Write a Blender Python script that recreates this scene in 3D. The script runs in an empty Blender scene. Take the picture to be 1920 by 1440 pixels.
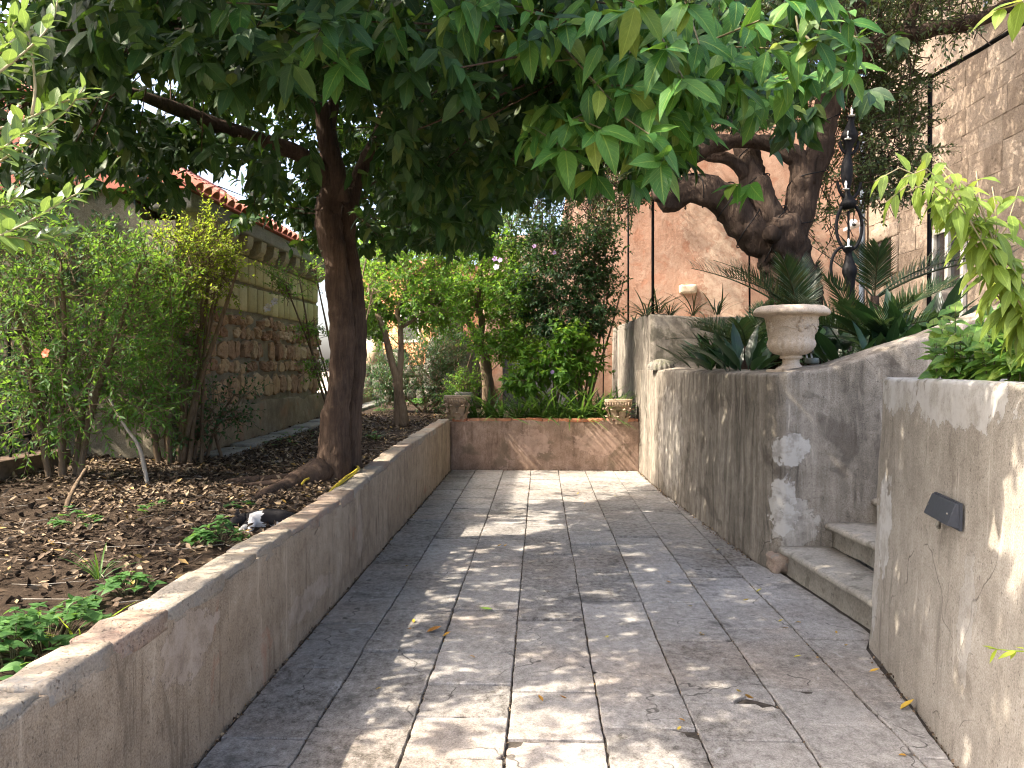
import bpy, bmesh, math, random
import numpy as np
from mathutils import Vector, Matrix, noise as mnoise

R = math.radians
rng = np.random.default_rng(11)
random.seed(5)
sc = bpy.context.scene
COL = sc.collection

# ------------------------------------------------------------------ camera, sky, sun, exposure
CAM = np.array([0.0, 0.0, 1.55])
FPX = 1498.0
PITCH, YAW = R(1.224), R(2.026)
cam = bpy.data.cameras.new('camera')
cam.sensor_width = 36.0
cam.lens = FPX / 1920 * 36.0
cam.clip_start = 0.05
cam.clip_end = 1000
camo = bpy.data.objects.new('camera', cam)
COL.objects.link(camo)
camo.location = CAM
camo.rotation_euler = (R(90) - PITCH, 0, YAW)
sc.camera = camo

SUN = np.array([-0.655, -0.17, 0.735]); SUN /= np.linalg.norm(SUN)   # direction towards the sun
sun_el = math.asin(SUN[2]); sun_az = math.atan2(SUN[0], SUN[1])
w = bpy.data.worlds.new('World'); sc.world = w; w.use_nodes = True
nt = w.node_tree
sky = nt.nodes.new('ShaderNodeTexSky'); sky.sky_type = 'NISHITA'; sky.sun_disc = False
sky.sun_elevation = sun_el; sky.sun_rotation = sun_az
sky.dust_density = 5.0; sky.ozone_density = 0.0; sky.air_density = 0.75
bg = nt.nodes['Background']; bg.inputs[1].default_value = 0.15
nt.links.new(sky.outputs[0], bg.inputs[0])
sl = bpy.data.lights.new('sun', 'SUN'); sl.energy = 2.3; sl.angle = R(0.53); sl.color = (1.0, 0.89, 0.74)
so = bpy.data.objects.new('sun', sl); COL.objects.link(so)
so.rotation_euler = Vector(SUN).to_track_quat('Z', 'Y').to_euler()
sc.view_settings.view_transform = 'Standard'
sc.view_settings.look = 'None'
sc.view_settings.exposure = 2.42
sc.view_settings.gamma = 1.0
sc.render.engine = 'CYCLES'
cy = sc.cycles
cy.use_denoising = True
cy.use_adaptive_sampling = True; cy.adaptive_threshold = 0.015
cy.filter_width = 1.1
cy.max_bounces = 6; cy.diffuse_bounces = 4; cy.glossy_bounces = 2; cy.transmission_bounces = 4
cy.transparent_max_bounces = 4
cy.sample_clamp_indirect = 6.0
cy.caustics_reflective = False; cy.caustics_refractive = False

# ------------------------------------------------------------------ measuring helper: where a sight line meets a plane of the place
_cp, _sp, _cy, _sy = math.cos(PITCH), math.sin(PITCH), math.cos(YAW), math.sin(YAW)
F_ = np.array([-_sy * _cp, _cy * _cp, -_sp]); Rt = np.array([_cy, _sy, 0.0]); Up = np.cross(Rt, F_)
def at(u, v, Y=None, z=None):
    d = F_ + Rt * (u - 960) / FPX - Up * (v - 720) / FPX
    k = (Y / d[1]) if Y is not None else ((z - CAM[2]) / d[2])
    return CAM + d * k
def px(p):
    q = np.asarray(p, float) - CAM
    k = q @ F_
    return 960 + FPX * (q @ Rt) / k, 720 - FPX * (q @ Up) / k

# ------------------------------------------------------------------ object helpers
def link(o, parent=None):
    COL.objects.link(o)
    if parent is not None: o.parent = parent
    return o
def tag(o, label=None, cat=None, group=None, kind=None):
    if label: o['label'] = label
    if cat: o['category'] = cat
    if group: o['group'] = group
    if kind: o['kind'] = kind
    return o
def empty(name, loc=(0, 0, 0), label=None, cat=None, group=None, kind=None):
    o = bpy.data.objects.new(name, None); o.empty_display_size = 0.1
    o.location = loc
    link(o); return tag(o, label, cat, group, kind)
def mesh_from(name, verts, faces, mat, smooth=False):
    me = bpy.data.meshes.new(name)
    me.from_pydata([tuple(map(float, v)) for v in verts], [], [tuple(map(int, f)) for f in faces])
    me.update()
    if mat: me.materials.append(mat)
    if smooth: me.shade_smooth()
    return me
def obj(name, me, parent=None, loc=None):
    """object of mesh in world coordinates; under a parent the parent's offset is taken out"""
    o = bpy.data.objects.new(name, me)
    link(o, parent)
    p = Vector(loc) if loc is not None else Vector((0, 0, 0))
    q = parent
    while q is not None:
        p = p - q.location; q = q.parent
    o.location = p
    return o
def quick(name, verts, faces, mat, parent=None, smooth=False):
    return obj(name, mesh_from(name, verts, faces, mat, smooth), parent)
def big_mesh(name, V, Fq, mat, smooth=True, uv=None):
    """numpy mesh; Fq (m,k) faces all of k corners"""
    me = bpy.data.meshes.new(name)
    V = np.ascontiguousarray(V, np.float32); Fq = np.ascontiguousarray(Fq, np.int32)
    m, k = Fq.shape
    me.vertices.add(len(V)); me.vertices.foreach_set('co', V.ravel())
    me.loops.add(m * k); me.loops.foreach_set('vertex_index', Fq.ravel())
    me.polygons.add(m)
    me.polygons.foreach_set('loop_start', np.arange(0, m * k, k, dtype=np.int32))
    if uv is not None:
        l = me.uv_layers.new(name='UVMap')
        l.data.foreach_set('uv', np.ascontiguousarray(uv[Fq.ravel()], np.float32).ravel())
    me.update(calc_edges=True)
    me.validate()
    if smooth: me.shade_smooth()
    if mat: me.materials.append(mat)
    return me
def merge_parts(parts):
    V, Fc, n = [], [], 0
    for v, f in parts:
        V += [tuple(p) for p in v]
        Fc += [tuple(i + n for i in q) for q in f]
        n += len(v)
    return V, Fc
def box_vf(c, s, rz=0.0):
    c = np.array(c, float); s = np.array(s, float) / 2
    ca, sa = math.cos(rz), math.sin(rz)
    v = []
    for dz in (-1, 1):
        for dx, dy in ((-1, -1), (1, -1), (1, 1), (-1, 1)):
            x, y = dx * s[0], dy * s[1]
            v.append(c + np.array([x * ca - y * sa, x * sa + y * ca, dz * s[2]]))
    f = [(3, 2, 1, 0), (4, 5, 6, 7), (0, 1, 5, 4), (1, 2, 6, 5), (2, 3, 7, 6), (3, 0, 4, 7)]
    return v, f
def bevel_mesh(me, w, seg=2):
    bm = bmesh.new(); bm.from_mesh(me)
    bmesh.ops.bevel(bm, geom=bm.edges[:], offset=w, segments=seg, affect='EDGES', profile=0.6)
    bm.to_mesh(me); bm.free(); me.update()
    return me
def nz(p, s=1.0, seed=0.0):
    return mnoise.noise(Vector((p[0] * s + seed, p[1] * s - seed * 0.7, p[2] * s + seed * 1.3)))
def roughen(me, amp, s, seed=0.0, amp2=0.0, s2=10.0):
    for v in me.vertices:
        n = v.normal; k = amp * nz(v.co, s, seed) + (amp2 * nz(v.co, s2, seed + 5) if amp2 else 0)
        v.co = v.co + n * k
    me.update()
def catmull(P, n):
    P = np.asarray(P, float)
    if len(P) < 3:
        t = np.linspace(0, 1, n)[:, None]
        return P[0] * (1 - t) + P[-1] * t
    Q = np.vstack([2 * P[0] - P[1], P, 2 * P[-1] - P[-2]])
    L = np.concatenate([[0], np.cumsum(np.linalg.norm(np.diff(P[:, :3], axis=0), axis=1) + 1e-6)])
    out = []
    for s in np.linspace(0, L[-1], n):
        i = min(np.searchsorted(L, s, side='right') - 1, len(P) - 2)
        t = (s - L[i]) / (L[i + 1] - L[i])
        p0, p1, p2, p3 = Q[i], Q[i + 1], Q[i + 2], Q[i + 3]
        out.append(0.5 * ((2 * p1) + (-p0 + p2) * t + (2 * p0 - 5 * p1 + 4 * p2 - p3) * t ** 2 + (-p0 + 3 * p1 - 3 * p2 + p3) * t ** 3))
    return np.array(out)
def tube_vf(P, rad, seg=8, n=None, amp=0.0, s=8.0, seed=0.0, ridge=0.0, cap=True):
    """swept tube; P points, rad radius per point (same length) or a number"""
    P = np.asarray(P, float)
    rad = np.full(len(P), float(rad)) if np.isscalar(rad) else np.asarray(rad, float)
    n = n or len(P)
    C = catmull(np.hstack([P, rad[:, None]]), n) if n != len(P) or len(P) > 2 else np.hstack([P, rad[:, None]])
    pts, rr = C[:, :3], np.maximum(C[:, 3], 1e-4)
    T = np.gradient(pts, axis=0); T /= np.linalg.norm(T, axis=1)[:, None] + 1e-9
    a = np.array([0, 0, 1.0]) if abs(T[0][2]) < 0.9 else np.array([1.0, 0, 0])
    U = np.cross(T[0], a); U /= np.linalg.norm(U)
    V, Fc = [], []
    for i in range(len(pts)):
        U = U - T[i] * (U @ T[i]); U /= np.linalg.norm(U) + 1e-9
        W = np.cross(T[i], U)
        for k in range(seg):
            an = 2 * math.pi * k / seg
            d = U * math.cos(an) + W * math.sin(an)
            r = rr[i]
            if amp:
                q = pts[i] + d * r
                r += amp * (nz(q, s, seed) + 0.45 * nz(q, s * 3.1, seed) + 0.25 * nz(q, s * 8, seed))
            if ridge:
                r *= 1 + ridge * math.sin(an * 3 + seed + i * 0.12) + 0.5 * ridge * math.sin(an * 7 + seed * 2 - i * 0.06)
            V.append(pts[i] + d * r)
    for i in range(len(pts) - 1):
        for k in range(seg):
            a0 = i * seg + k; b0 = i * seg + (k + 1) % seg
            Fc.append((a0, b0, b0 + seg, a0 + seg))
    if cap:
        V.append(pts[0]); V.append(pts[-1]); c0, c1 = len(V) - 2, len(V) - 1
        e = (len(pts) - 1) * seg
        for k in range(seg):
            Fc.append((c0, (k + 1) % seg, k)); Fc.append((c1, e + k, e + (k + 1) % seg))
    return V, Fc
def lathe_vf(prof, seg=32, c=(0, 0, 0), mod=None):
    V, Fc = [], []
    for i, (r, z) in enumerate(prof):
        for k in range(seg):
            an = 2 * math.pi * k / seg
            rr = r * (mod(an, z, r) if mod else 1)
            V.append((c[0] + rr * math.cos(an), c[1] + rr * math.sin(an), c[2] + z))
    for i in range(len(prof) - 1):
        for k in range(seg):
            a0 = i * seg + k; b0 = i * seg + (k + 1) % seg
            Fc.append((a0, b0, b0 + seg, a0 + seg))
    return V, Fc

# ------------------------------------------------------------------ materials
class G:
    def __init__(s, name):
        s.m = bpy.data.materials.new(name); s.m.use_nodes = True
        s.t = s.m.node_tree; s.b = s.t.nodes['Principled BSDF']; s.o = s.t.nodes['Material Output']
        s._pos = None
    def add(s, typ, ins=None, **props):
        n = s.t.nodes.new(typ)
        for k, v in props.items(): setattr(n, k, v)
        for k, v in (ins or {}).items(): s.put(n.inputs[k], v)
        return n
    def put(s, sock, v):
        if isinstance(v, bpy.types.NodeSocket): s.t.links.new(v, sock)
        elif isinstance(v, (tuple, list)) and len(v) == 3 and sock.type == 'RGBA': sock.default_value = (*v, 1)
        else: sock.default_value = v
    @property
    def pos(s):
        if s._pos is None: s._pos = s.add('ShaderNodeNewGeometry').outputs['Position']
        return s._pos
    def map(s, sc_=(1, 1, 1), loc=(0, 0, 0), vec=None):
        return s.add('ShaderNodeMapping', {'Vector': vec or s.pos, 'Scale': sc_, 'Location': loc}).outputs[0]
    def noise(s, scale, det=4, rough=0.55, vec=None, dist=0.0):
        return s.add('ShaderNodeTexNoise', {'Vector': vec or s.pos, 'Scale': scale, 'Detail': det, 'Roughness': rough, 'Distortion': dist}).outputs[0]
    def vor(s, scale, vec=None, feature='F1', out=0):
        return s.add('ShaderNodeTexVoronoi', {'Vector': vec or s.pos, 'Scale': scale}, feature=feature).outputs[out]
    def math(s, op, a, b=0.0, clamp=False):
        n = s.add('ShaderNodeMath', operation=op, use_clamp=clamp)
        s.put(n.inputs[0], a); s.put(n.inputs[1], b)
        return n.outputs[0]
    def step(s, f, lo, hi):
        return s.add('ShaderNodeMapRange', {0: f, 1: lo, 2: hi, 3: 0.0, 4: 1.0}, interpolation_type='SMOOTHSTEP').outputs[0]
    def ramp(s, f, stops):
        n = s.add('ShaderNodeValToRGB', {0: f}); r = n.color_ramp
        while len(r.elements) > 1: r.elements.remove(r.elements[-1])
        r.elements[0].position = stops[0][0]; r.elements[0].color = (*stops[0][1], 1)
        for p, c in stops[1:]:
            e = r.elements.new(p); e.color = (*c, 1)
        return n.outputs[0]
    def mix(s, f, a, b, blend='MIX'):
        n = s.add('ShaderNodeMix', data_type='RGBA', blend_type=blend)
        s.put(n.inputs[0], f); s.put(n.inputs[6], a); s.put(n.inputs[7], b)
        return n.outputs[2]
    def bump(s, h, strength=0.4, dist=0.01, normal=None):
        n = s.add('ShaderNodeBump', {'Height': h, 'Strength': strength, 'Distance': dist})
        if normal is not None: s.put(n.inputs['Normal'], normal)
        return n.outputs[0]
    def sep(s, vec=None):
        return s.add('ShaderNodeSeparateXYZ', {0: vec or s.pos}).outputs
    def rnd(s):
        a = s.add('ShaderNodeNewGeometry').outputs['Random Per Island']
        b = s.add('ShaderNodeObjectInfo').outputs['Random']
        return s.math('FRACT', s.math('ADD', a, s.math('MULTIPLY', b, 3.77)))
    def blob(s, c, r, nscale=6.0, amp=0.5, seed=0.0, edge=0.03):
        """ragged-edged patch round c with radii r: 1 inside"""
        v = s.add('ShaderNodeVectorMath', {0: s.pos, 1: tuple(c)}, operation='SUBTRACT').outputs[0]
        v = s.add('ShaderNodeVectorMath', {0: v, 1: tuple(1 / q for q in r)}, operation='MULTIPLY').outputs[0]
        d = s.add('ShaderNodeVectorMath', {0: v}, operation='LENGTH').outputs['Value']
        n = s.math('MULTIPLY', s.math('SUBTRACT', s.noise(nscale, 6, 0.65, s.map(loc=(seed, seed, seed))), 0.5), amp * 4)
        f = s.math('SUBTRACT', 1.0, s.math('ADD', d, n))
        return s.step(f, 0.0, edge)
    def out(s, col, rough=0.9, normal=None, spec=0.25, metal=0.0):
        s.put(s.b.inputs['Base Color'], col); s.put(s.b.inputs['Roughness'], rough)
        s.b.inputs['Specular IOR Level'].default_value = spec; s.b.inputs['Metallic'].default_value = metal
        if normal is not None: s.put(s.b.inputs['Normal'], normal)
        return s.m

def mat_plaster(name, dark, mid, light, streak=0.5, grain=0.5, patches=(), patch_col=(0.5, 0.49, 0.47), stain=None, seed=0.0, bumpd=0.006, cracks=0.0):
    g = G(name)
    P0 = g.map(loc=(seed, seed * 2, seed))
    big = g.noise(1.6, 3, 0.6, P0, 0.6)
    med = g.noise(9, 4, 0.68, P0)
    st = g.noise(1.0, 4, 0.62, g.map((4.2, 4.2, 0.5), (seed, 0, 0)), 1.6)
    st2 = g.noise(1.0, 3, 0.65, g.map((13, 13, 1.7), (seed * 3, 0, 0)), 1.6)
    fine = g.noise(140, 1.5, 0.75, P0)
    f = g.math('ADD', g.math('MULTIPLY', big, 0.55), g.math('MULTIPLY', med, 0.45))
    s_ = g.math('ADD', g.math('MULTIPLY', st, 0.62), g.math('ADD', g.math('MULTIPLY', st2, 0.2), g.math('MULTIPLY', med, 0.18)))
    f = g.math('ADD', g.math('MULTIPLY', f, 1 - streak), g.math('MULTIPLY', s_, streak))
    c = g.ramp(f, [(0.33, dark), (0.49, mid), (0.66, light)])
    c = g.mix(0.75, c, g.ramp(fine, [(0.3, (0.25,) * 3), (0.5, (0.5,) * 3), (0.72, (0.75,) * 3)]), 'SOFT_LIGHT')
    pits = g.step(g.noise(55, 2, 0.7, P0), 0.63, 0.70)
    c = g.mix(g.math('MULTIPLY', pits, grain), c, tuple(x * 0.45 for x in dark))
    if stain:
        sm = g.step(g.noise(2.2, 6, 0.62, g.map(loc=(seed + 7, 3, 1)), 0.5), stain[1], stain[1] + 0.07)
        c = g.mix(g.math('MULTIPLY', sm, stain[2]), c, stain[0])
    H = g.math('ADD', g.math('MULTIPLY', med, 0.6), g.math('MULTIPLY', fine, 0.22))
    if cracks:
        wv = g.add('ShaderNodeTexNoise', {'Vector': P0, 'Scale': 2.2, 'Detail': 2.5, 'Roughness': 0.6}).outputs[1]
        vv = g.add('ShaderNodeVectorMath', {0: g.add('ShaderNodeVectorMath', {0: wv, 1: (0.42, 0.42, 0.42)}, operation='MULTIPLY').outputs[0], 1: P0}, operation='ADD').outputs[0]
        cr = g.math('SUBTRACT', 1.0, g.step(g.vor(0.95, vv, 'DISTANCE_TO_EDGE', 0), 0.001, 0.0045))
        cr = g.math('MULTIPLY', cr, g.step(big, 0.50, 0.58))
        c = g.mix(g.math('MULTIPLY', cr, cracks), c, (0.03, 0.024, 0.018))
        drip = g.math('MULTIPLY', g.step(st2, 0.56, 0.70), g.step(st, 0.50, 0.62))
        c = g.mix(g.math('MULTIPLY', drip, 0.5), c, tuple(x * 1.35 for x in light))
        drk = g.math('MULTIPLY', g.step(st2, 0.50, 0.36), g.step(st, 0.50, 0.40))
        c = g.mix(g.math('MULTIPLY', drk, 0.38), c, tuple(x * 0.6 for x in dark))
    mottle = g.step(med, 0.36, 0.60)
    for k, (cc, rr, amt) in enumerate(patches):
        pm = g.blob(cc, rr, 9.0, 0.5, k * 3.1 + seed, 0.06)
        rim = g.math('MULTIPLY', g.math('MULTIPLY', pm, g.math('SUBTRACT', 1.0, pm)), 2.4)
        c = g.mix(rim, c, tuple(x * 0.5 for x in dark))
        
        pm = g.math('MULTIPLY', pm, g.math('ADD', g.math('MULTIPLY', mottle, 0.6), 0.4))
        c = g.mix(g.math('MULTIPLY', pm, amt), c, patch_col)
    return g.out(c, 0.92, g.bump(H, 0.9, bumpd * 1.5), 0.15)

def mat_stone(name, stops, scale=5.0, bumpd=0.008, rnd_amt=0.5, pits=0.5, rough=0.9, lich=None):
    """stone whose base colour is picked per piece from stops, plus grain"""
    g = G(name)
    r = g.rnd()
    n1 = g.noise(scale, 4, 0.65); n2 = g.noise(scale * 11, 2, 0.72)
    f = g.math('ADD', g.math('MULTIPLY', r, rnd_amt), g.math('MULTIPLY', n1, 1 - rnd_amt))
    c = g.ramp(f, stops)
    c = g.mix(0.6, c, g.ramp(n2, [(0.3, (0.28,) * 3), (0.5, (0.5,) * 3), (0.7, (0.74,) * 3)]), 'SOFT_LIGHT')
    pt = g.step(g.noise(scale * 6, 3, 0.75), 0.58, 0.70)
    c = g.mix(g.math('MULTIPLY', pt, pits), c, tuple(x * 0.35 for x in stops[0][1]))
    if lich:
        c = g.mix(g.math('MULTIPLY', g.step(g.noise(scale * 1.3, 6, 0.7, g.map(loc=(5, 5, 5))), 0.55, 0.63), lich[1]), c, lich[0])
    H = g.math('SUBTRACT', g.math('ADD', g.math('MULTIPLY', n1, 0.8), g.math('MULTIPLY', n2, 0.3)), g.math('MULTIPLY', pt, 0.5))
    return g.out(c, rough, g.bump(H, 0.8, bumpd), 0.2)

def mat_leaf(name, cols, trans, tamt=0.35, rough=0.42, spec=0.45, vein=0.35, bump=0.0):
    g = G(name)
    r = g.rnd()
    n = len(cols)
    c = g.ramp(r, [(i / max(1, n - 1), k) for i, k in enumerate(cols)])
    c = g.mix(0.5, c, g.ramp(g.noise(38, 3, 0.6), [(0.3, (0.33,) * 3), (0.7, (0.66,) * 3)]), 'SOFT_LIGHT')
    uv = g.add('ShaderNodeUVMap').outputs[0]
    sx = g.sep(uv)
    au = g.math('ABSOLUTE', g.math('SUBTRACT', sx[0], 0.5))
    mid = g.math('SUBTRACT', 1.0, g.step(au, 0.012, 0.05))
    # side veins slanting forward from the midrib
    ph = g.math('SUBTRACT', g.math('MULTIPLY', sx[1], 9.0), g.math('MULTIPLY', au, 5.0))
    sv = g.step(g.math('ABSOLUTE', g.math('SUBTRACT', g.math('FRACT', ph), 0.5)), 0.40, 0.5)
    vm = g.math('MAXIMUM', mid, g.math('MULTIPLY', sv, 0.5))
    c = g.mix(g.math('MULTIPLY', vm, vein), c, tuple(min(1, q * 2.6 + 0.03) for q in cols[-1]))
    g.put(g.b.inputs['Base Color'], c); g.b.inputs['Roughness'].default_value = rough
    g.b.inputs['Specular IOR Level'].default_value = spec
    g.put(g.b.inputs['Normal'], g.bump(g.math('SUBTRACT', g.noise(60, 2), g.math('MULTIPLY', vm, 0.7)), 0.35, 0.002))
    tr = g.add('ShaderNodeBsdfTranslucent', {'Color': g.mix(0.35, trans, c, 'MIX')})
    mx = g.add('ShaderNodeMixShader', {0: tamt, 1: g.b.outputs[0], 2: tr.outputs[0]})
    g.t.links.new(mx.outputs[0], g.o.inputs['Surface'])
    return g.m

def mat_bark(name, a, b, c_, scale=1.0, bd=0.014):
    g = G(name)
    st = g.noise(1.0, 6, 0.65, g.map((42 * scale, 42 * scale, 5 * scale)), 0.8)
    big = g.noise(4, 5, 0.6); fine = g.noise(160, 3, 0.7)
    f = g.math('ADD', g.math('MULTIPLY', st, 0.55), g.math('MULTIPLY', big, 0.45))
    c = g.ramp(f, [(0.32, a), (0.5, b), (0.68, c_)])
    c = g.mix(0.4, c, g.ramp(fine, [(0.3, (0.3,) * 3), (0.7, (0.72,) * 3)]), 'SOFT_LIGHT')
    return g.out(c, 0.88, g.bump(g.math('ADD', st, g.math('MULTIPLY', fine, 0.2)), 1.0, bd), 0.2)

def mat_plain(name, col, rough=0.6, metal=0.0, spec=0.4, var=0.25, scale=20, bumpd=0.002):
    g = G(name)
    n = g.noise(scale, 5, 0.65)
    c = g.mix(var * 2, col, g.ramp(n, [(0.3, (0.2,) * 3), (0.7, (0.8,) * 3)]), 'SOFT_LIGHT')
    return g.out(c, rough, g.bump(n, 0.4, bumpd), spec, metal)

MT = {}
MT['paver'] = None
def build_materials():
    # paving: grey limestone, worn, with pale scuffs and dark stains
    g = G('paving_limestone')
    r = g.rnd()
    n1 = g.noise(2.3, 4, 0.62, None, 0.5); n2 = g.noise(22, 5, 0.8, g.map((1, 0.75, 1))); n3 = g.noise(130, 2, 0.8)
    f = g.math('ADD', g.math('ADD', g.math('MULTIPLY', r, 0.10), g.math('MULTIPLY', n1, 0.30)), g.math('MULTIPLY', n2, 0.60))
    c = g.ramp(f, [(0.37, (0.10, 0.09, 0.078)), (0.45, (0.225, 0.211, 0.194)), (0.54, (0.322, 0.304, 0.283)), (0.64, (0.425, 0.403, 0.376))])
    warm = g.step(g.noise(0.9, 4, 0.6, g.map(loc=(4, 2, 0))), 0.47, 0.66)
    c = g.mix(g.math('MULTIPLY', warm, 0.55), c, (1.0, 0.88, 0.78), 'MULTIPLY')
    c = g.mix(0.9, c, g.ramp(n3, [(0.28, (0.22,) * 3), (0.5, (0.5,) * 3), (0.74, (0.78,) * 3)]), 'SOFT_LIGHT')
    st = g.step(g.noise(3.4, 6, 0.66, g.map(loc=(11, 0, 0)), 0.8), 0.57, 0.68)
    c = g.mix(g.math('MULTIPLY', st, 0.62), c, (0.10, 0.095, 0.088))
    sc2 = g.step(g.noise(7, 6, 0.72, g.map(loc=(3, 17, 0)), 0.6), 0.60, 0.70)
    c = g.mix(g.math('MULTIPLY', sc2, 0.5), c, (0.52, 0.51, 0.5))
    pit = g.step(g.noise(46, 3, 0.75), 0.60, 0.72)
    c = g.mix(g.math('MULTIPLY', pit, 0.5), c, (0.09, 0.088, 0.085))
    wv = g.add('ShaderNodeTexNoise', {'Vector': g.pos, 'Scale': 2.5, 'Detail': 3.0, 'Roughness': 0.65}).outputs[1]
    vv = g.add('ShaderNodeVectorMath', {0: g.add('ShaderNodeVectorMath', {0: wv, 1: (0.5, 0.5, 0.0)}, operation='MULTIPLY').outputs[0], 1: g.map((1, 1, 0))}, operation='ADD').outputs[0]
    cr = g.math('SUBTRACT', 1.0, g.step(g.vor(1.15, vv, 'DISTANCE_TO_EDGE', 0), 0.001, 0.006))
    cr = g.math('MULTIPLY', cr, g.step(n1, 0.50, 0.56))
    c = g.mix(g.math('MULTIPLY', cr, 0.75), c, (0.04, 0.036, 0.03))
    H = g.math('SUBTRACT', g.math('ADD', g.math('MULTIPLY', n2, 0.7), g.math('MULTIPLY', n3, 0.25)), g.math('MULTIPLY', pit, 0.6))
    MT['paver'] = g.out(c, 0.82, g.bump(H, 0.7, 0.006), 0.3)
    MT['dirt'] = mat_plain('joint_dirt', (0.06, 0.05, 0.04), 0.95, var=0.5, scale=40, bumpd=0.01)
    MT['left'] = mat_plaster('ochre_plaster', (0.17, 0.135, 0.10), (0.305, 0.245, 0.178), (0.43, 0.36, 0.275), 0.36, 0.6,
                             patches=[((-1.35, 3.0, 0.48), (0.2, 0.24, 0.14), 0.55), ((-1.35, 5.9, 0.30), (0.2, 0.10, 0.2), 0.35), ((-1.35, 4.6, 0.2), (0.2, 0.5, 0.08), 0.4)],
                             patch_col=(0.47, 0.40, 0.34), stain=((0.34, 0.16, 0.10), 0.62, 0.45), seed=1.0, cracks=0.6)
    MT['far'] = mat_plaster('pinkish_plaster', (0.15, 0.10, 0.072), (0.29, 0.2, 0.148), (0.43, 0.315, 0.25), 0.3, 0.5,
                            patches=[((-0.1, 11.95, 0.4), (0.25, 0.3, 0.2), 0.6), ((0.9, 11.95, 0.42), (0.4, 0.3, 0.2), 0.6)],
                            patch_col=(0.47, 0.33, 0.26), stain=((0.14, 0.11, 0.075), 0.53, 0.6), seed=4.0, cracks=0.6)
    MT['wallB'] = mat_plaster('grey_streaked_plaster', (0.075, 0.065, 0.053), (0.20, 0.176, 0.143), (0.375, 0.335, 0.28), 0.7, 0.5,
                              patches=[((1.9, 6.05, 0.93), (0.13, 0.2, 0.14), 0.9), ((1.83, 6.07, 0.5), (0.13, 0.14, 0.26), 0.85), ((1.93, 6.05, 0.35), (0.16, 0.2, 0.2), 0.5), ((1.53, 9.6, 0.7), (0.2, 0.7, 0.6), 0.28)],
                              patch_col=(0.48, 0.46, 0.42), stain=((0.075, 0.062, 0.05), 0.55, 0.55), seed=2.0, cracks=0.6)
    MT['wallC'] = mat_plaster('tan_grey_plaster', (0.225, 0.20, 0.168), (0.335, 0.303, 0.258), (0.445, 0.41, 0.358), 0.33, 0.6,
                              patches=[((1.77, 4.2, 1.42), (0.3, 0.36, 0.11), 0.9), ((1.68, 3.4, 1.42), (0.3, 0.55, 0.13), 0.85), ((1.8, 4.3, 0.7), (0.3, 0.12, 0.28), 0.9), ((1.84, 4.45, 0.45), (0.12, 0.1, 0.35), 0.5), ((1.62, 3.15, 0.55), (0.2, 0.08, 0.3), 0.35)],
                              patch_col=(0.55, 0.54, 0.52), stain=((0.17, 0.14, 0.11), 0.62, 0.35), seed=8.0, cracks=0.6)
    MT['back'] = mat_plaster('weathered_grey_plaster', (0.075, 0.066, 0.055), (0.2, 0.18, 0.15), (0.36, 0.33, 0.28), 0.6, 0.5,
                             stain=((0.05, 0.05, 0.035), 0.56, 0.6), seed=5.0)
    MT['pink'] = mat_plaster('salmon_plaster', (0.30, 0.17, 0.115), (0.40, 0.25, 0.18), (0.48, 0.345, 0.262), 0.35, 0.45,
                             patches=[((3.85, 17, 3.2), (0.45, 1, 1.2), 0.75), ((3.5, 17, 4.6), (0.5, 1, 0.8), 0.5), ((5.9, 17, 3.6), (0.9, 1, 1.6), 0.3), ((-0.3, 17, 3.4), (1.2, 1, 1.0), 0.5)],
                             patch_col=(0.55, 0.43, 0.33), stain=((0.36, 0.17, 0.105), 0.55, 0.5), seed=3.0, bumpd=0.02)
    MT['cream'] = mat_plaster('cream_render', (0.42, 0.37, 0.29), (0.56, 0.5, 0.4), (0.66, 0.6, 0.5), 0.4, 0.3, seed=6.0)
    MT['orange'] = mat_plaster('orange_render', (0.5, 0.19, 0.09), (0.62, 0.27, 0.14), (0.7, 0.38, 0.22), 0.4, 0.3, seed=6.5)
    MT['mortar'] = mat_plaster('wall_mortar', (0.12, 0.105, 0.075), (0.2, 0.175, 0.125), (0.29, 0.255, 0.19), 0.15, 0.5, seed=9.0, bumpd=0.012)
    MT['wallbase'] = mat_plaster('wall_base_render', (0.11, 0.088, 0.058), (0.2, 0.16, 0.105), (0.3, 0.25, 0.175), 0.3, 0.5, stain=((0.26, 0.15, 0.09), 0.56, 0.5), seed=9.5)
    MT['rubble'] = mat_stone('rubble_stone', [(0.1, (0.19, 0.105, 0.06)), (0.35, (0.30, 0.19, 0.115)), (0.6, (0.40, 0.28, 0.16)), (0.9, (0.50, 0.39, 0.25))], 9, 0.016, 0.5, 0.75)
    MT['tuff'] = mat_stone('yellow_tuff', [(0.1, (0.36, 0.31, 0.15)), (0.5, (0.47, 0.41, 0.21)), (0.9, (0.56, 0.49, 0.28))], 14, 0.010, 0.5, 0.6)
    MT['corbel'] = mat_stone('corbel_stone', [(0.1, (0.2, 0.17, 0.12)), (0.5, (0.34, 0.29, 0.2)), (0.9, (0.46, 0.4, 0.29))], 6, 0.008, 0.4, 0.5)
    MT['conc'] = mat_stone('grey_concrete', [(0.1, (0.16, 0.15, 0.13)), (0.5, (0.24, 0.23, 0.2)), (0.9, (0.33, 0.32, 0.28))], 6, 0.006, 0.2, 0.4)
    MT['coping'] = mat_stone('coping_stone', [(0.08, (0.26, 0.16, 0.115)), (0.22, (0.29, 0.215, 0.165)), (0.45, (0.31, 0.26, 0.2)), (0.68, (0.28, 0.25, 0.205)), (0.9, (0.36, 0.325, 0.275))], 9, 0.012, 0.45, 0.5, lich=((0.23, 0.225, 0.21), 0.6))
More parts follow.
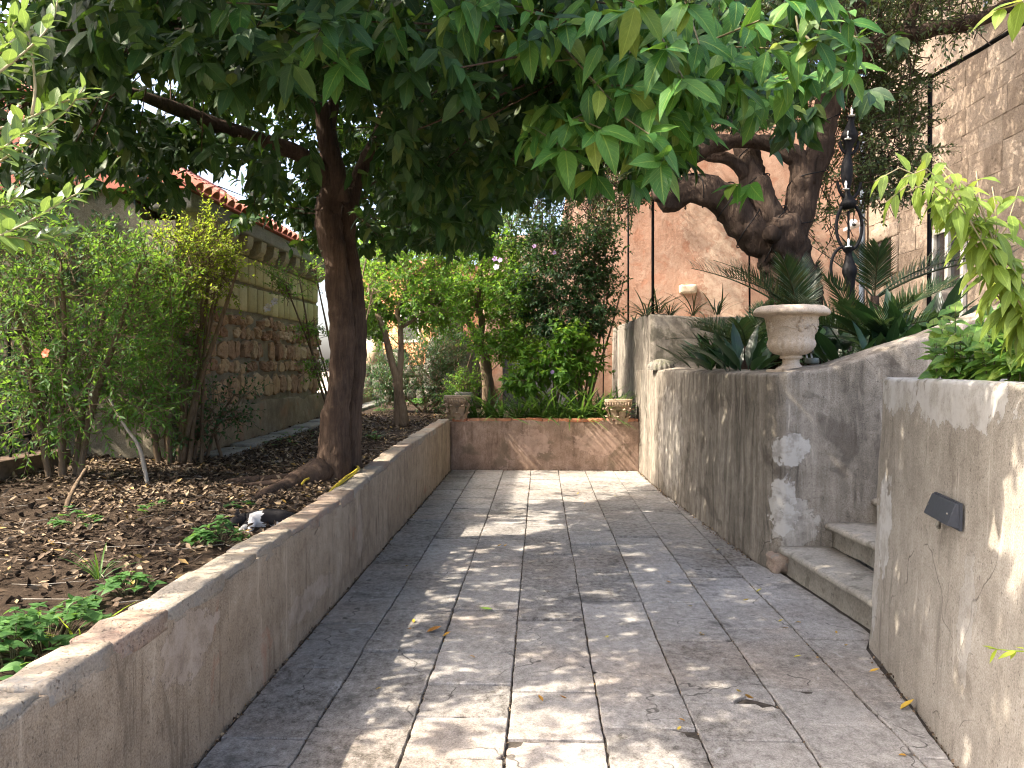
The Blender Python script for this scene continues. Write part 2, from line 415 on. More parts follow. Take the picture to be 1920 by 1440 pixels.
    MT['brick'] = mat_stone('red_brick', [(0.1, (0.36, 0.13, 0.07)), (0.5, (0.48, 0.2, 0.11)), (0.9, (0.5, 0.28, 0.18))], 10, 0.006, 0.5, 0.4, lich=((0.34, 0.27, 0.2), 0.6))
    MT['ashlar'] = mat_stone('ashlar_sandstone', [(0.1, (0.19, 0.145, 0.105)), (0.5, (0.26, 0.205, 0.155)), (0.9, (0.34, 0.28, 0.22))], 4, 0.02, 0.5, 0.55)
    MT['marble'] = mat_stone('carved_limestone', [(0.1, (0.40, 0.315, 0.23)), (0.5, (0.53, 0.435, 0.33)), (0.9, (0.63, 0.55, 0.44))], 8, 0.004, 0.1, 0.4, lich=((0.27, 0.22, 0.17), 0.45))
    MT['capital'] = mat_stone('capital_stone', [(0.1, (0.25, 0.175, 0.12)), (0.5, (0.36, 0.27, 0.19)), (0.9, (0.47, 0.37, 0.27))], 12, 0.006, 0.1, 0.5)
    MT['step'] = mat_stone('step_stone', [(0.1, (0.2, 0.18, 0.15)), (0.5, (0.31, 0.285, 0.24)), (0.9, (0.42, 0.39, 0.34))], 5, 0.006, 0.15, 0.55, lich=((0.14, 0.13, 0.1), 0.6))
    MT['rock'] = mat_stone('grey_rock', [(0.1, (0.10, 0.095, 0.08)), (0.5, (0.2, 0.185, 0.155)), (0.9, (0.3, 0.28, 0.24))], 6, 0.015, 0.4, 0.5, lich=((0.12, 0.13, 0.07), 0.5))
    MT['tile'] = mat_stone('clay_tile', [(0.1, (0.38, 0.125, 0.085)), (0.5, (0.48, 0.19, 0.135)), (0.9, (0.56, 0.29, 0.22))], 5, 0.004, 0.6, 0.3)
    MT['soil'] = None
    g = G('garden_soil')
    n1 = g.noise(3, 6, 0.65); n2 = g.noise(30, 6, 0.75)
    c = g.ramp(g.math('ADD', g.math('MULTIPLY', n1, 0.5), g.math('MULTIPLY', n2, 0.5)), [(0.3, (0.022, 0.016, 0.011)), (0.5, (0.055, 0.039, 0.027)), (0.72, (0.115, 0.085, 0.06))])
    MT['soil'] = g.out(c, 0.97, g.bump(n2, 1.0, 0.03), 0.1)
    MT['bark'] = mat_bark('citrus_bark', (0.032, 0.021, 0.015), (0.078, 0.051, 0.036), (0.145, 0.098, 0.068))
    MT['bark2'] = mat_bark('gnarled_bark', (0.02, 0.014, 0.01), (0.055, 0.037, 0.027), (0.11, 0.078, 0.057), 0.45, 0.03)
    MT['bark3'] = mat_bark('pale_bark', (0.08, 0.058, 0.038), (0.17, 0.122, 0.08), (0.27, 0.205, 0.14), 1.4)
    MT['twig'] = mat_plain('green_twig', (0.10, 0.09, 0.04), 0.7)
    MT['palestem'] = mat_plain('pale_stem', (0.32, 0.27, 0.15), 0.6)
    MT['litter'] = None
    g = G('dry_leaves')
    c = g.ramp(g.rnd(), [(0.0, (0.035, 0.024, 0.016)), (0.35, (0.09, 0.06, 0.037)), (0.6, (0.155, 0.108, 0.068)), (0.82, (0.23, 0.17, 0.11)), (0.95, (0.32, 0.24, 0.15)), (1.0, (0.36, 0.22, 0.05))])
    MT['litter'] = g.out(c, 0.75, g.bump(g.noise(60, 3), 0.5, 0.003), 0.3)
    MT['citrus'] = mat_leaf('citrus_leaf', [(0.018, 0.075, 0.015), (0.028, 0.11, 0.02), (0.038, 0.13, 0.023), (0.055, 0.16, 0.026), (0.075, 0.185, 0.03), (0.17, 0.22, 0.03)], (0.20, 0.38, 0.03), 0.26, 0.5, 0.3, 0.28)  # brighter copy for the front leaves, their light put into the colour
    MT['citrus_shade'] = mat_leaf('shaded_citrus_leaf', [(0.010, 0.034, 0.011), (0.014, 0.046, 0.014), (0.021, 0.064, 0.018), (0.03, 0.08, 0.02), (0.07, 0.10, 0.02)], (0.18, 0.34, 0.025), 0.15, 0.5, 0.25, 0.2)  # darker copy of the citrus leaf, crown shade put into its colour
    MT['smallleaf'] = mat_leaf('small_dark_leaf', [(0.03, 0.06, 0.02), (0.045, 0.08, 0.028), (0.07, 0.10, 0.035)], (0.25, 0.33, 0.07), 0.25, 0.4, 0.5, 0.1)
    MT['shrub'] = mat_leaf('shrub_leaf', [(0.045, 0.13, 0.03), (0.07, 0.175, 0.038), (0.11, 0.225, 0.045)], (0.34, 0.58, 0.06), 0.42, 0.5, 0.35, 0.1)
    MT['yellowshrub'] = mat_leaf('yellow_green_leaf', [(0.12, 0.22, 0.02), (0.18, 0.28, 0.025), (0.25, 0.34, 0.03)], (0.48, 0.60, 0.05), 0.5, 0.5, 0.3, 0.1)
    MT['hibiscus'] = mat_leaf('hibiscus_leaf', [(0.05, 0.145, 0.022), (0.085, 0.20, 0.03), (0.13, 0.26, 0.035)], (0.38, 0.62, 0.05), 0.45, 0.5, 0.35, 0.15)
    MT['darkshrub'] = mat_leaf('dark_shrub_leaf', [(0.02, 0.055, 0.022), (0.03, 0.075, 0.028), (0.045, 0.1, 0.035)], (0.15, 0.32, 0.06), 0.3, 0.5, 0.4, 0.15)
    MT['liriope'] = mat_leaf('strap_leaf', [(0.03, 0.085, 0.02), (0.05, 0.12, 0.025), (0.08, 0.17, 0.03)], (0.25, 0.45, 0.05), 0.3, 0.4, 0.45, 0.15)
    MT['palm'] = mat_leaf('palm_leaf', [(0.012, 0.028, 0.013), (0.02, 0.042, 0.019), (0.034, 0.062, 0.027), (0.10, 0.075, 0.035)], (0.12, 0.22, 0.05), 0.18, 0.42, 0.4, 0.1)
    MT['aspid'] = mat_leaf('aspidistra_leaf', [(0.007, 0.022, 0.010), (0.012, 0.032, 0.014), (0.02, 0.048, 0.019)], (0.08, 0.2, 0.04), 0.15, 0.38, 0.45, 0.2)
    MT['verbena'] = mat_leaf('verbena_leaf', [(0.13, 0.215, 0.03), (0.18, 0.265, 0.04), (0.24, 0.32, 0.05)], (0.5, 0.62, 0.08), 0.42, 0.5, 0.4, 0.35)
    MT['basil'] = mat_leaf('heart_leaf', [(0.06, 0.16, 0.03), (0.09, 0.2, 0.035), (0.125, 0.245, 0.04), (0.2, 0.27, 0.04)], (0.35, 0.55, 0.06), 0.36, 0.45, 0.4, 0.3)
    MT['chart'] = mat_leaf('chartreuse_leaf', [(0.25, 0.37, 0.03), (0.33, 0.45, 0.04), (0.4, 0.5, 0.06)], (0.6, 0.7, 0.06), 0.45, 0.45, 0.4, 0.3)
    MT['privet'] = mat_leaf('privet_leaf', [(0.07, 0.135, 0.06), (0.1, 0.175, 0.075), (0.14, 0.23, 0.08), (0.22, 0.32, 0.07)], (0.35, 0.5, 0.08), 0.32, 0.4, 0.5, 0.3)
    MT['nettle'] = mat_leaf('weed_leaf', [(0.035, 0.1, 0.025), (0.055, 0.14, 0.035), (0.08, 0.18, 0.045)], (0.25, 0.45, 0.06), 0.33, 0.55, 0.3, 0.2)
    MT['white'] = mat_plain('white_paint', (0.72, 0.7, 0.68), 0.5)
    MT['petal'] = mat_plain('white_petal', (0.78, 0.75, 0.78), 0.6)
    MT['lilac'] = mat_plain('lilac_petal', (0.5, 0.32, 0.6), 0.6)
    MT['redpetal'] = mat_plain('red_petal', (0.7, 0.1, 0.04), 0.6)
    MT['iron'] = mat_plain('black_iron', (0.006, 0.006, 0.007), 0.65, 0.0, 0.2)
    MT['lampgrey'] = mat_plain('charcoal_powder_coat', (0.045, 0.05, 0.062), 0.55, 0.0, 0.4, 0.12, 60, 0.0006)
    MT['green_metal'] = mat_plain('grey_green_metal', (0.14, 0.15, 0.12), 0.5, 0.2)
    MT['hose'] = mat_plain('yellow_hose', (0.55, 0.43, 0.035), 0.4)
    MT['shutter'] = mat_plain('blue_grey_paint', (0.16, 0.2, 0.25), 0.6)
    MT['frame'] = mat_plain('off_white_frame', (0.5, 0.48, 0.44), 0.6)
    g = G('dark_glass'); MT['glass'] = g.out((0.02, 0.022, 0.025), 0.08, None, 0.6)
    MT['greyboard'] = mat_plaster('grey_board', (0.07, 0.072, 0.075), (0.11, 0.112, 0.115), (0.17, 0.17, 0.172), 0.5, 0.3, seed=12)
    MT['orangewood'] = mat_plain('rust_brown_paint', (0.12, 0.08, 0.055), 0.8, var=0.4)
    MT['bulb'] = mat_plain('milky_bulb', (0.75, 0.73, 0.68), 0.25)
    MT['wood'] = mat_bark('dead_wood', (0.2, 0.17, 0.13), (0.34, 0.3, 0.25), (0.46, 0.42, 0.36))
build_materials()

# ================================================================== THE LARGE STRUCTURE
def grid_sheet(name, xs, ys, zf, mat, kind='structure', parent=None):
    V = [(x, y, zf(x, y)) for y in ys for x in xs]
    nx = len(xs)
    Fc = [(j * nx + i, j * nx + i + 1, (j + 1) * nx + i + 1, (j + 1) * nx + i) for j in range(len(ys) - 1) for i in range(nx - 1)]
    o = quick(name, V, Fc, mat, parent, True)
    if kind and parent is None: tag(o, kind=kind)
    return o

# far ground
MT['ground'] = mat_plain('dry_ground', (0.20, 0.165, 0.12), 0.95, var=0.4, scale=3)
quick('ground', [(-300, -300, -0.12), (300, -300, -0.12), (300, 300, -0.12), (-300, 300, -0.12)], [(0, 1, 2, 3)], MT['ground'])['kind'] = 'structure'

# ---------------- walls made by sweeping a section along a footprint; the face is on the right of the path
def sweep_wall(path, thick, z0, zt, res=0.07, nzs=14, rnd=0.02, batter=0.0, amp=0.006, seed=0.0, top_tilt=0.0, ragged=0.0, corner=None):
    path = np.asarray(path, float); zt = np.asarray(zt, float)
    L = np.concatenate([[0], np.cumsum(np.linalg.norm(np.diff(path, axis=0), axis=1))])
    n = max(2, int(L[-1] / res))
    s = np.unique(np.concatenate([np.linspace(0, L[-1], n), L]))
    x = np.interp(s, L, path[:, 0]); y = np.interp(s, L, path[:, 1]); zz = np.interp(s, L, zt)
    d = np.stack([np.gradient(x, s), np.gradient(y, s)], 1); d /= np.linalg.norm(d, axis=1)[:, None]
    nr = np.stack([d[:, 1], -d[:, 0]], 1)
    V, m = [], None
    for i in range(len(s)):
        ztop = zz[i] + (ragged * (mnoise.noise(Vector((s[i] * 2.3, seed, 0))) + 0.6 * mnoise.noise(Vector((s[i] * 9, seed + 4, 0)))) if ragged else 0)
        prof = [(-batter * t, z0 + (ztop - rnd - z0) * t) for t in np.linspace(0, 1, nzs)]
        prof += [(-batter - rnd * (1 - math.cos(a)), ztop - rnd * (1 - math.sin(a))) for a in (math.pi / 6, math.pi / 3, math.pi / 2)]
        prof += [(-thick * k - (1 - k) * (batter + rnd), ztop + top_tilt * k) for k in (0.35, 0.7)]
        prof += [(-thick + 0.01, ztop + top_tilt), (-thick, ztop + top_tilt - 0.012), (-thick, (z0 + ztop) / 2), (-thick, z0)]
        for o_, z in prof:
            p = np.array([x[i] + nr[i, 0] * o_, y[i] + nr[i, 1] * o_, z])
            k = amp * (nz(p, 2.2, seed) + 0.6 * nz(p, 7, seed) + 0.25 * nz(p, 25, seed))
            V.append((p[0] + nr[i, 0] * k, p[1] + nr[i, 1] * k, p[2] + (k * 0.6 if z > z0 + 0.02 else 0)))
        m = len(prof)
    Fc = []
    for i in range(len(s) - 1):
        for j in range(m - 1):
            a = i * m + j
            Fc.append((a, a + m, a + m + 1, a + 1))
    Fc.append(tuple(range(m)))
    Fc.append(tuple(reversed(range((len(s) - 1) * m, len(s) * m))))
    Fc = [tuple(reversed(f)) for f in Fc]
    return V, Fc

# ---- left parapet wall with coping stones
LX = -1.35
LY = [0.6, 2.0, 5.0, 5.6, 6.3, 7.8, 12.0]; LZ = [0.69, 0.675, 0.652, 0.655, 0.674, 0.735, 0.773]
def ltop(y): return float(np.interp(y, LY, LZ))
wl = empty('garden_wall', (LX, 6, 0), 'long low ochre plastered wall with stone coping along the planted bed', 'wall')
V, Fc = sweep_wall([(LX, y) for y in LY[:-1]] + [(LX, 11.985)], 0.165, -0.05, [z - 0.034 for z in LZ], 0.04, 16, 0.008, 0.0, 0.009, 3.0, -0.02, 0.024)
quick('plaster_face', V, Fc, MT['left'], wl, True)
def rough_block(c, size, seed, rz=0.0, amp=0.010, cuts=3, bev=0.012, taper=0.0, tilt=0.0):
    """a worn block: bevelled box with uneven faces, centred at its own origin"""
    bm = bmesh.new(); bmesh.ops.create_cube(bm, size=1.0)
    bmesh.ops.scale(bm, vec=size, verts=bm.verts)
    bmesh.ops.bevel(bm, geom=bm.edges[:], offset=bev, segments=1, affect='EDGES')
    es = [e for e in bm.edges if e.calc_length() > 0.06]
    bmesh.ops.subdivide_edges(bm, edges=es, cuts=cuts, use_grid_fill=True)
    bm.normal_update()
    for v in bm.verts:
        p = v.co
        k = amp * (nz(p, 6, seed) + 0.6 * nz(p, 17, seed))
        v.co = p + v.normal * k
        if taper: v.co.x *= 1 - taper * (v.co.z / size[2])
    me = bpy.data.meshes.new('block'); bm.to_mesh(me); bm.free(); me.shade_smooth()
    return me
y = 0.7; k = 0
while y < 11.9:
    ln = random.uniform(0.30, 0.62) if y < 6.5 else random.uniform(0.22, 0.34)
    ln = min(ln, 11.94 - y)
    if ln > 0.1:
        me = rough_block(None, (0.16 + random.uniform(-.006, .01), ln - 0.014, 0.075), k * 1.7, amp=0.013, bev=0.007)
        me.materials.append(MT['coping'])
        ym = y + ln / 2
        o = obj('coping_stone', me, wl, (LX - 0.083 + random.uniform(-.006, .004), ym, ltop(ym) - 0.036 + random.uniform(-0.005, 0.005)))
        o.rotation_euler = (math.atan((ltop(y + ln) - ltop(y)) / ln) + random.uniform(-.008, .008), random.uniform(-.03, .03), random.uniform(-.012, .012))
    y += ln; k += 1

# ---- far wall with brick edge
wf = empty('garden_wall', (0.1, 12, 0), 'low pinkish plastered end wall with a red brick edge and two carved capitals on it', 'wall')
V, Fc = sweep_wall([(-1.36, 12.0), (1.50, 12.0)], 0.2, -0.05, [0.738, 0.738], 0.045, 18, 0.012, 0.0, 0.014, 6.0, -0.03, 0.02)
quick('plaster_face', V, Fc, MT['far'], wf, True)
x = -1.33; k = 0
while x < 1.46:
    ln = random.uniform(0.19, 0.28)
    ln = min(ln, 1.47 - x)
    me = rough_block(None, (ln - 0.007, 0.2, 0.05), 40 + k, amp=0.006, bev=0.006, cuts=2); me.materials.append(MT['brick'])
    o = obj('brick', me, wf, (x + ln / 2, 12.102, 0.748 + random.uniform(-.003, .003)))
    o.rotation_euler[2] = random.uniform(-.02, .02)
    x += ln; k += 1

# ---- terrace retaining wall on the right, turning the corner beside the steps
BP = [(1.47, 12.35), (1.48, 11.2), (1.495, 10.6), (1.535, 9.7), (1.63, 8.0), (1.71, 6.5), (1.725, 6.33), (1.745, 6.22), (1.785, 6.14), (1.85, 6.10), (2.2, 6.07), (2.9, 6.03), (4.6, 5.98)]
BZ = [1.515, 1.515, 1.515, 1.51, 1.50, 1.50, 1.50, 1.50, 1.50, 1.505, 1.55, 1.78, 2.4]
wb = empty('terrace_wall', (1.6, 8, 0), 'tall grey streaked terrace retaining wall with peeling plaster at its rounded corner', 'wall')
V, Fc = sweep_wall(BP, 0.30, -0.05, BZ, 0.06, 26, 0.03, 0.015, 0.014, 12.0, 0.03)
quick('plaster_face', V, Fc, MT['wallB'], wb, True)
# broken foot of the corner: bare masonry
for (dx, dy, dz, s1, sd) in ((1.84, 6.13, 0.055, 0.2, 1),):
    me = rough_block(None, (s1, s1 * 0.8, s1 * 0.75), sd, amp=0.05, bev=0.02, cuts=5); me.materials.append(MT['coping'])
    o = obj('rubble_stone', me, wb, (dx, dy, dz)); o.rotation_euler = (0.05, 0.03, 0.35)

# ---- planter wall close on the right
CP = [(3.3, 4.60), (2.02, 4.585), (1.92, 4.575), (1.865, 4.545), (1.835, 4.49), (1.82, 4.40), (1.62, 3.09), (1.41, 1.55), (1.3, 0.7)]
wc = empty('planter_wall', (1.7, 3.4, 0), 'smooth tan plastered planter wall with pale flaking top, holding a wall lamp', 'wall')
V, Fc = sweep_wall(CP, 0.16, -0.05, [1.495] * 9, 0.05, 30, 0.022, 0.055, 0.011, 21.0, 0.0)
quick('plaster_face', V, Fc, MT['wallC'], wc, True)

# ---- upper terrace walls behind the retaining wall
wu = empty('terrace_wall', (1.6, 12, 0), 'stained grey upper terrace wall running back behind the carved capital', 'wall')
V, Fc = sweep_wall([(1.52, 16.9), (1.50, 14.0), (1.49, 12.42), (1.49, 11.25)], 0.28, 0.55, [2.36, 2.33, 2.3, 2.29], 0.09, 22, 0.03, 0.0, 0.02, 31.0)
quick('plaster_face', V, Fc, MT['back'], wu, True)
wk = empty('terrace_block', (1.8, 11, 1.5), 'dark grey masonry block on top of the terrace wall by the palms', 'wall')
V, Fc = sweep_wall([(1.50, 10.95), (2.2, 10.93), (6.8, 10.9)], 0.3, 1.40, [2.27, 2.23, 2.2], 0.09, 14, 0.03, 0.0, 0.02, 35.0)
quick('plaster_face', V, Fc, MT['back'], wk, True)

# ---- soils
def bed_z(x, y):
    base = 0.56 + 0.05 * min(1, max(0, (y - 3) / 6)) + 0.02 * (-1.5 - x) + max(0, y - 9) * 0.022
    return base + 0.03 * nz((x, y, 0), 1.3, 2) + 0.014 * nz((x, y, 0), 6, 4)
grid_sheet('garden_soil', np.linspace(-9, -1.505, 76), np.linspace(0.5, 17.0, 150), bed_z, MT['soil'])
def far_z(x, y): return 0.70 + 0.02 * nz((x, y, 0), 2.0, 7) + 0.012 * nz((x, y, 0), 8, 9)
grid_sheet('end_bed_soil', np.linspace(-1.53, 1.49, 36), np.linspace(12.19, 17.0, 50), far_z, MT['soil'])
def ter_z(x, y): return 1.44 + 0.10 * max(0, x - 2.2) + 0.03 * nz((x, y, 0), 2.0, 17)
grid_sheet('terrace_soil', np.linspace(1.78, 6.9, 44), np.linspace(6.32, 10.93, 40), lambda x, y: ter_z(max(x, 1.8), y), MT['soil'])
quick('upper_terrace', *box_vf((4.2, 14.1, 1.1), (5.35, 5.76, 2.16)), MT['conc'])['kind'] = 'structure'
def planter_bed():
    V, Fc = [], []
    ys_ = np.linspace(0.75, 4.47, 24); n_ = 14
    for yy in ys_:
        x0 = 1.2 + 0.1357 * yy + 0.12
        for t in np.linspace(0, 1, n_):
            xx = x0 + (3.3 - x0) * t
            V.append((xx, yy, 1.44 + 0.02 * nz((xx, yy, 0), 5, 3)))
    for j in range(len(ys_) - 1):
        for i in range(n_ - 1):
            a_ = j * n_ + i; Fc.append((a_, a_ + 1, a_ + n_ + 1, a_ + n_))
    tag(quick('planter_soil', V, Fc, MT['soil'], None, True), kind='structure')
planter_bed()

# ---------------- paving, stone by stone
pav = empty('paving', (0, 6, 0), kind='structure')
obj('joint_bed', mesh_from('joint_bed', [(-1.42, 0.3, -0.016), (2.3, 0.3, -0.016), (2.3, 12.1, -0.016), (-1.42, 12.1, -0.016)], [(0, 1, 2, 3)], MT['dirt']), pav)
def vY(v): return 2322.0 / (v - 688)
COLS = [-1.335, -0.968, -0.55, -0.138, 0.268, 0.67, 1.09, 1.50, 1.9]
near = {0: [1400, 1262, 1176, 1062, 1002], 1: [1376, 1228, 1077, 1011, 985], 2: [1432, 1352, 1289, 1228, 1147, 1100], 3: [1393, 1301, 1165, 1040, 1022],
        4: [1369, 1262, 1128, 1020], 5: [1389, 1318, 1200, 1128, 1074], 6: [1357, 1290, 1178, 1080, 1046], 7: [1310, 1195, 1120, 1060]}
def bx(ci, y):   # slightly wandering column joint
    return COLS[ci] + 0.007 * mnoise.noise(Vector((y * 0.6, ci * 3.3, 0))) + 0.003 * mnoise.noise(Vector((y * 4.0, ci * 5.1, 2))) + (0.0 if ci < 8 else 0.02)
def right_limit(y):  # face of the terrace and planter walls
    if y > 6.1: return float(np.interp(y, [6.1, 6.33, 6.5, 8, 9.7, 10.6, 12.3], [1.78, 1.72, 1.705, 1.625, 1.53, 1.49, 1.465])) - 0.012
    if y > 4.6: return float(np.interp(y, [4.6, 5.88, 6.1], [1.945, 1.83, 1.815])) - 0.006
    return float(np.interp(y, [0.3, 3.09, 4.45, 4.6], [1.25, 1.62, 1.82, 1.9])) - 0.02
chips = {}
def paver(ci, y0, y1, sd, chip=None):
    xl0, xr0 = bx(ci, y0), bx(ci + 1, y0)
    g1 = 0.0012 + 0.0028 * random.random(); g2 = 0.002 + 0.004 * random.random()
    ns = max(6, int((y1 - y0) / 0.028)); nw = 14
    def edge(p, s_): return 0.0065 * (mnoise.noise(Vector((p[0] * 9, p[1] * 9, s_))) + 0.9 * mnoise.noise(Vector((p[0] * 38, p[1] * 38, s_))))
    out = []
    ys = np.linspace(y0 + g2, y1 - g2, ns)
    for yy in ys: out.append((min(bx(ci + 1, yy) - g1, right_limit(yy)), yy))            # right edge going up
    xr = out[-1][0]; xl = bx(ci, y1) + g1
    for t in np.linspace(0, 1, nw)[1:-1]: out.append((xr + (xl - xr) * t, y1 - g2))
    for yy in ys[::-1]: out.append((bx(ci, yy) + g1, yy))
    xl = out[-1][0]; xr = out[0][0]
    for t in np.linspace(0, 1, nw)[1:-1]: out.append((xl + (xr - xl) * t, y0 + g2))
    if min(o_[0] for o_ in out[:ns]) - max(o_[0] for o_ in out[ns + nw - 2:2 * ns + nw - 2]) < 0.015: return None
    P = np.array(out); c = P.mean(0)
    P2 = []
    for p in P:
        d = p - c; d /= np.linalg.norm(d)
        q = p - d * (abs(edge(p, sd)) * 1.6 + 0.0005) + d * 0.001
        P2.append(q)
    P = np.array(P2)
    if chip:   # corner broken away: points near the chip centre are pushed out to a ragged radius
        cx, cy_, rr = chip
        for i, p in enumerate(P):
            v = p - np.array([cx, cy_]); dd = np.linalg.norm(v)
            r2 = rr * (1 + 0.35 * mnoise.noise(Vector((p[0] * 20, p[1] * 20, 3))))
            if dd < r2:
                tdir = (c - np.array([cx, cy_])); tdir /= np.linalg.norm(tdir)
                P[i] = p + tdir * (r2 - dd) * 0.9
    # drop points that fell out of order at narrow right limits
    inset = np.array([p + (c - p) / np.linalg.norm(c - p) * 0.0045 for p in P])
    n = len(P)
    tz = random.uniform(-0.005, 0.004); tx, ty = random.uniform(-.010, .010), random.uniform(-.008, .008)
    def zz(p): return tz + tx * (p[0] - c[0]) + ty * (p[1] - c[1])
    V = [(p[0], p[1], -0.03) for p in P] + [(p[0], p[1], zz(p) - 0.005) for p in P] + [(p[0], p[1], zz(p)) for p in inset]
    Fc = []
    for i in range(n):
        j = (i + 1) % n
        Fc.append((i, j, n + j, n + i)); Fc.append((n + i, n + j, 2 * n + j, 2 * n + i))
    Fc.append(tuple(range(2 * n, 3 * n)))
    return obj('paving_stone', mesh_from('paving_stone', V, Fc, MT['paver']), pav)
for ci in range(8):
    ys = sorted(vY(v) for v in near[ci])
    ys = [y for y in ys]
    y = ys[0]
    lo = [y]
    while y > 0.4: y -= random.uniform(0.45, 0.7); lo.insert(0, max(y, 0.35))
    y = ys[-1]; hi = []
    while y < 11.94:
        y += random.uniform(0.5, 0.95)
        if y > 11.6: y = 11.965
        hi.append(y)
    yy = lo[:-1] + ys + hi
    for a, b in zip(yy[:-1], yy[1:]):
        if ci == 7 and a > 9.6: continue
        chip = None
        if ci == 4 and abs(b - vY(1369)) < 0.01: chip = (0.668, b, 0.10)
        if ci == 5 and abs(a - vY(1318)) < 0.01: chip = (0.99, a, 0.10)
        if ci == 5 and abs(b - vY(1318)) < 0.01: chip = (1.06, b, 0.07)
        if ci == 6 and abs(b - vY(1290)) < 0.01: chip = (1.26, b, 0.06)
        if ci == 3 and abs(b - vY(1393)) < 0.01: chip = (-0.13, b, 0.07)
        if chip is None and random.random() < 0.4: chip = (bx(ci + random.randint(0, 1), a), random.choice((a, b)), random.uniform(0.018, 0.055))
        paver(ci, a, b, ci * 7 + a, chip)

# ---------------- steps beside the planter wall
stp = empty('stone_steps', (2.2, 5.3, 0), 'worn stone steps climbing right between terrace wall and planter wall', 'steps')
for i in range(9):
    x0 = 1.84 + 0.34 * i; zt = 0.195 + 0.185 * i
    # tread with rounded nosing, riser below
    prof = [(0.03, zt - 0.185 if i else -0.03), (0.03, zt - 0.062), (0.012, zt - 0.058), (-0.012, zt - 0.05), (-0.026, zt - 0.032), (-0.022, zt - 0.012), (-0.006, zt - 0.002), (0.02, zt), (0.20, zt + 0.002), (0.37, zt - 0.001), (0.37, zt - 0.185 if i else -0.03)]
    V, Fc = [], []
    nn = 22; m = len(prof)
    ylo = 4.585 if i else 4.50
    for a in range(nn + 1):
        yy = ylo + (6.085 - 0.02 * min(i, 1) - ylo) * a / nn
        sk = 0.085 * (5.9 - yy)         # fronts run a little askew
        for (o_, z) in prof:
            p = np.array([x0 + o_ + (sk if o_ < 0.3 else 0), yy, z])
            k_ = 0.006 * (nz(p, 5, 3 + i) + 0.6 * nz(p, 16, i))
            V.append((p[0] + k_, yy, z + k_ * 0.6))
    for a in range(nn):
        for j in range(m - 1):
            q = a * m + j
            Fc.append((q, q + 1, q + m + 1, q + m))
    Fc.append(tuple(range(m - 1, -1, -1))); Fc.append(tuple(range(nn * m, nn * m + m)))
    quick('step', V, Fc, MT['step'], stp, True)

# ---------------- stone wall of the outbuilding on the left
HX, HY0, HY1 = -3.55, 7.7, 12.6
bld = empty('stone_outbuilding', (HX - 1, 10, 0.6), 'stone outbuilding with rubble wall, yellow tuff blocks and red tiled roof behind the bed', 'building')
V, Fc = sweep_wall([(HX, HY0), (HX, HY1)], 0.35, 0.3, [2.98, 2.98], 0.12, 26, 0.01, 0.0, 0.006, 44.0)
quick('wall', V, Fc, MT['mortar'], bld, True)
V, Fc = sweep_wall([(HX + 0.05, HY0), (HX + 0.05, HY1 + 4.2)], 0.06, 0.3, [1.12, 1.12], 0.10, 10, 0.03, 0.02, 0.03, 47.0, 0, 0.05)
quick('wall_base', V, Fc, MT['wallbase'], bld, True)
quick('rear_wall', *box_vf((HX - 3.2, (HY0 + HY1) / 2, 1.6), (0.3, HY1 - HY0, 3.0)), MT['cream'], bld)
for yy in (HY0 + 0.16, HY1 - 0.16):
    quick('end_wall', [(HX - 0.36, yy - .15, 0.3), (HX - 3.04, yy - .15, 0.3), (HX - 3.04, yy - .15, 3.1), (HX - 1.7, yy - .15, 4.05), (HX - 0.36, yy - .15, 3.1),
                       (HX - 0.36, yy + .15, 0.3), (HX - 3.04, yy + .15, 0.3), (HX - 3.04, yy + .15, 3.1), (HX - 1.7, yy + .15, 4.05), (HX - 0.36, yy + .15, 3.1)],
          [(4, 3, 2, 1, 0), (5, 6, 7, 8, 9), (0, 1, 6, 5), (1, 2, 7, 6), (2, 3, 8, 7), (3, 4, 9, 8), (4, 0, 5, 9)], MT['mortar'], bld)
def stone_blob(w_, h_, d_, seed, jag=0.22):
    """a roughly faced stone proud of the mortar, facing +X, centred on its own origin"""
    n = 10; V = []; Fc = []
    rr = []
    for k in range(n):
        an = 2 * math.pi * k / n
        ex = 4.0
        r = (abs(math.cos(an)) ** ex + abs(math.sin(an)) ** ex) ** (-1 / ex) * (1 + jag * (mnoise.noise(Vector((math.cos(an) * 1.3 + seed, math.sin(an) * 1.3, seed)))))
        rr.append(r)
    for (s_, dd) in ((1.0, -0.02), (0.97, d_ * 0.75), (0.84, d_), (0.42, d_ * 1.05)):
        for k in range(n):
            an = 2 * math.pi * k / n
            j = d_ * 0.85 * mnoise.noise(Vector((math.cos(an) * s_ * 2 + seed, math.sin(an) * s_ * 2, seed * 2)))
            V.append((dd + (j if dd > 0 else 0), math.cos(an) * rr[k] * s_ * w_ / 2, math.sin(an) * rr[k] * s_ * h_ / 2))
    V.append((d_ * 1.1, 0, 0))
    for i in range(3):
        for k in range(n):
            a = i * n + k; b = i * n + (k + 1) % n
            Fc.append((a, b, b + n, a + n))
    for k in range(n): Fc.append((3 * n + k, 3 * n + (k + 1) % n, 4 * n))
    return mesh_from('stone', V, Fc, MT['rubble'], False)
z = 1.16; row = 0
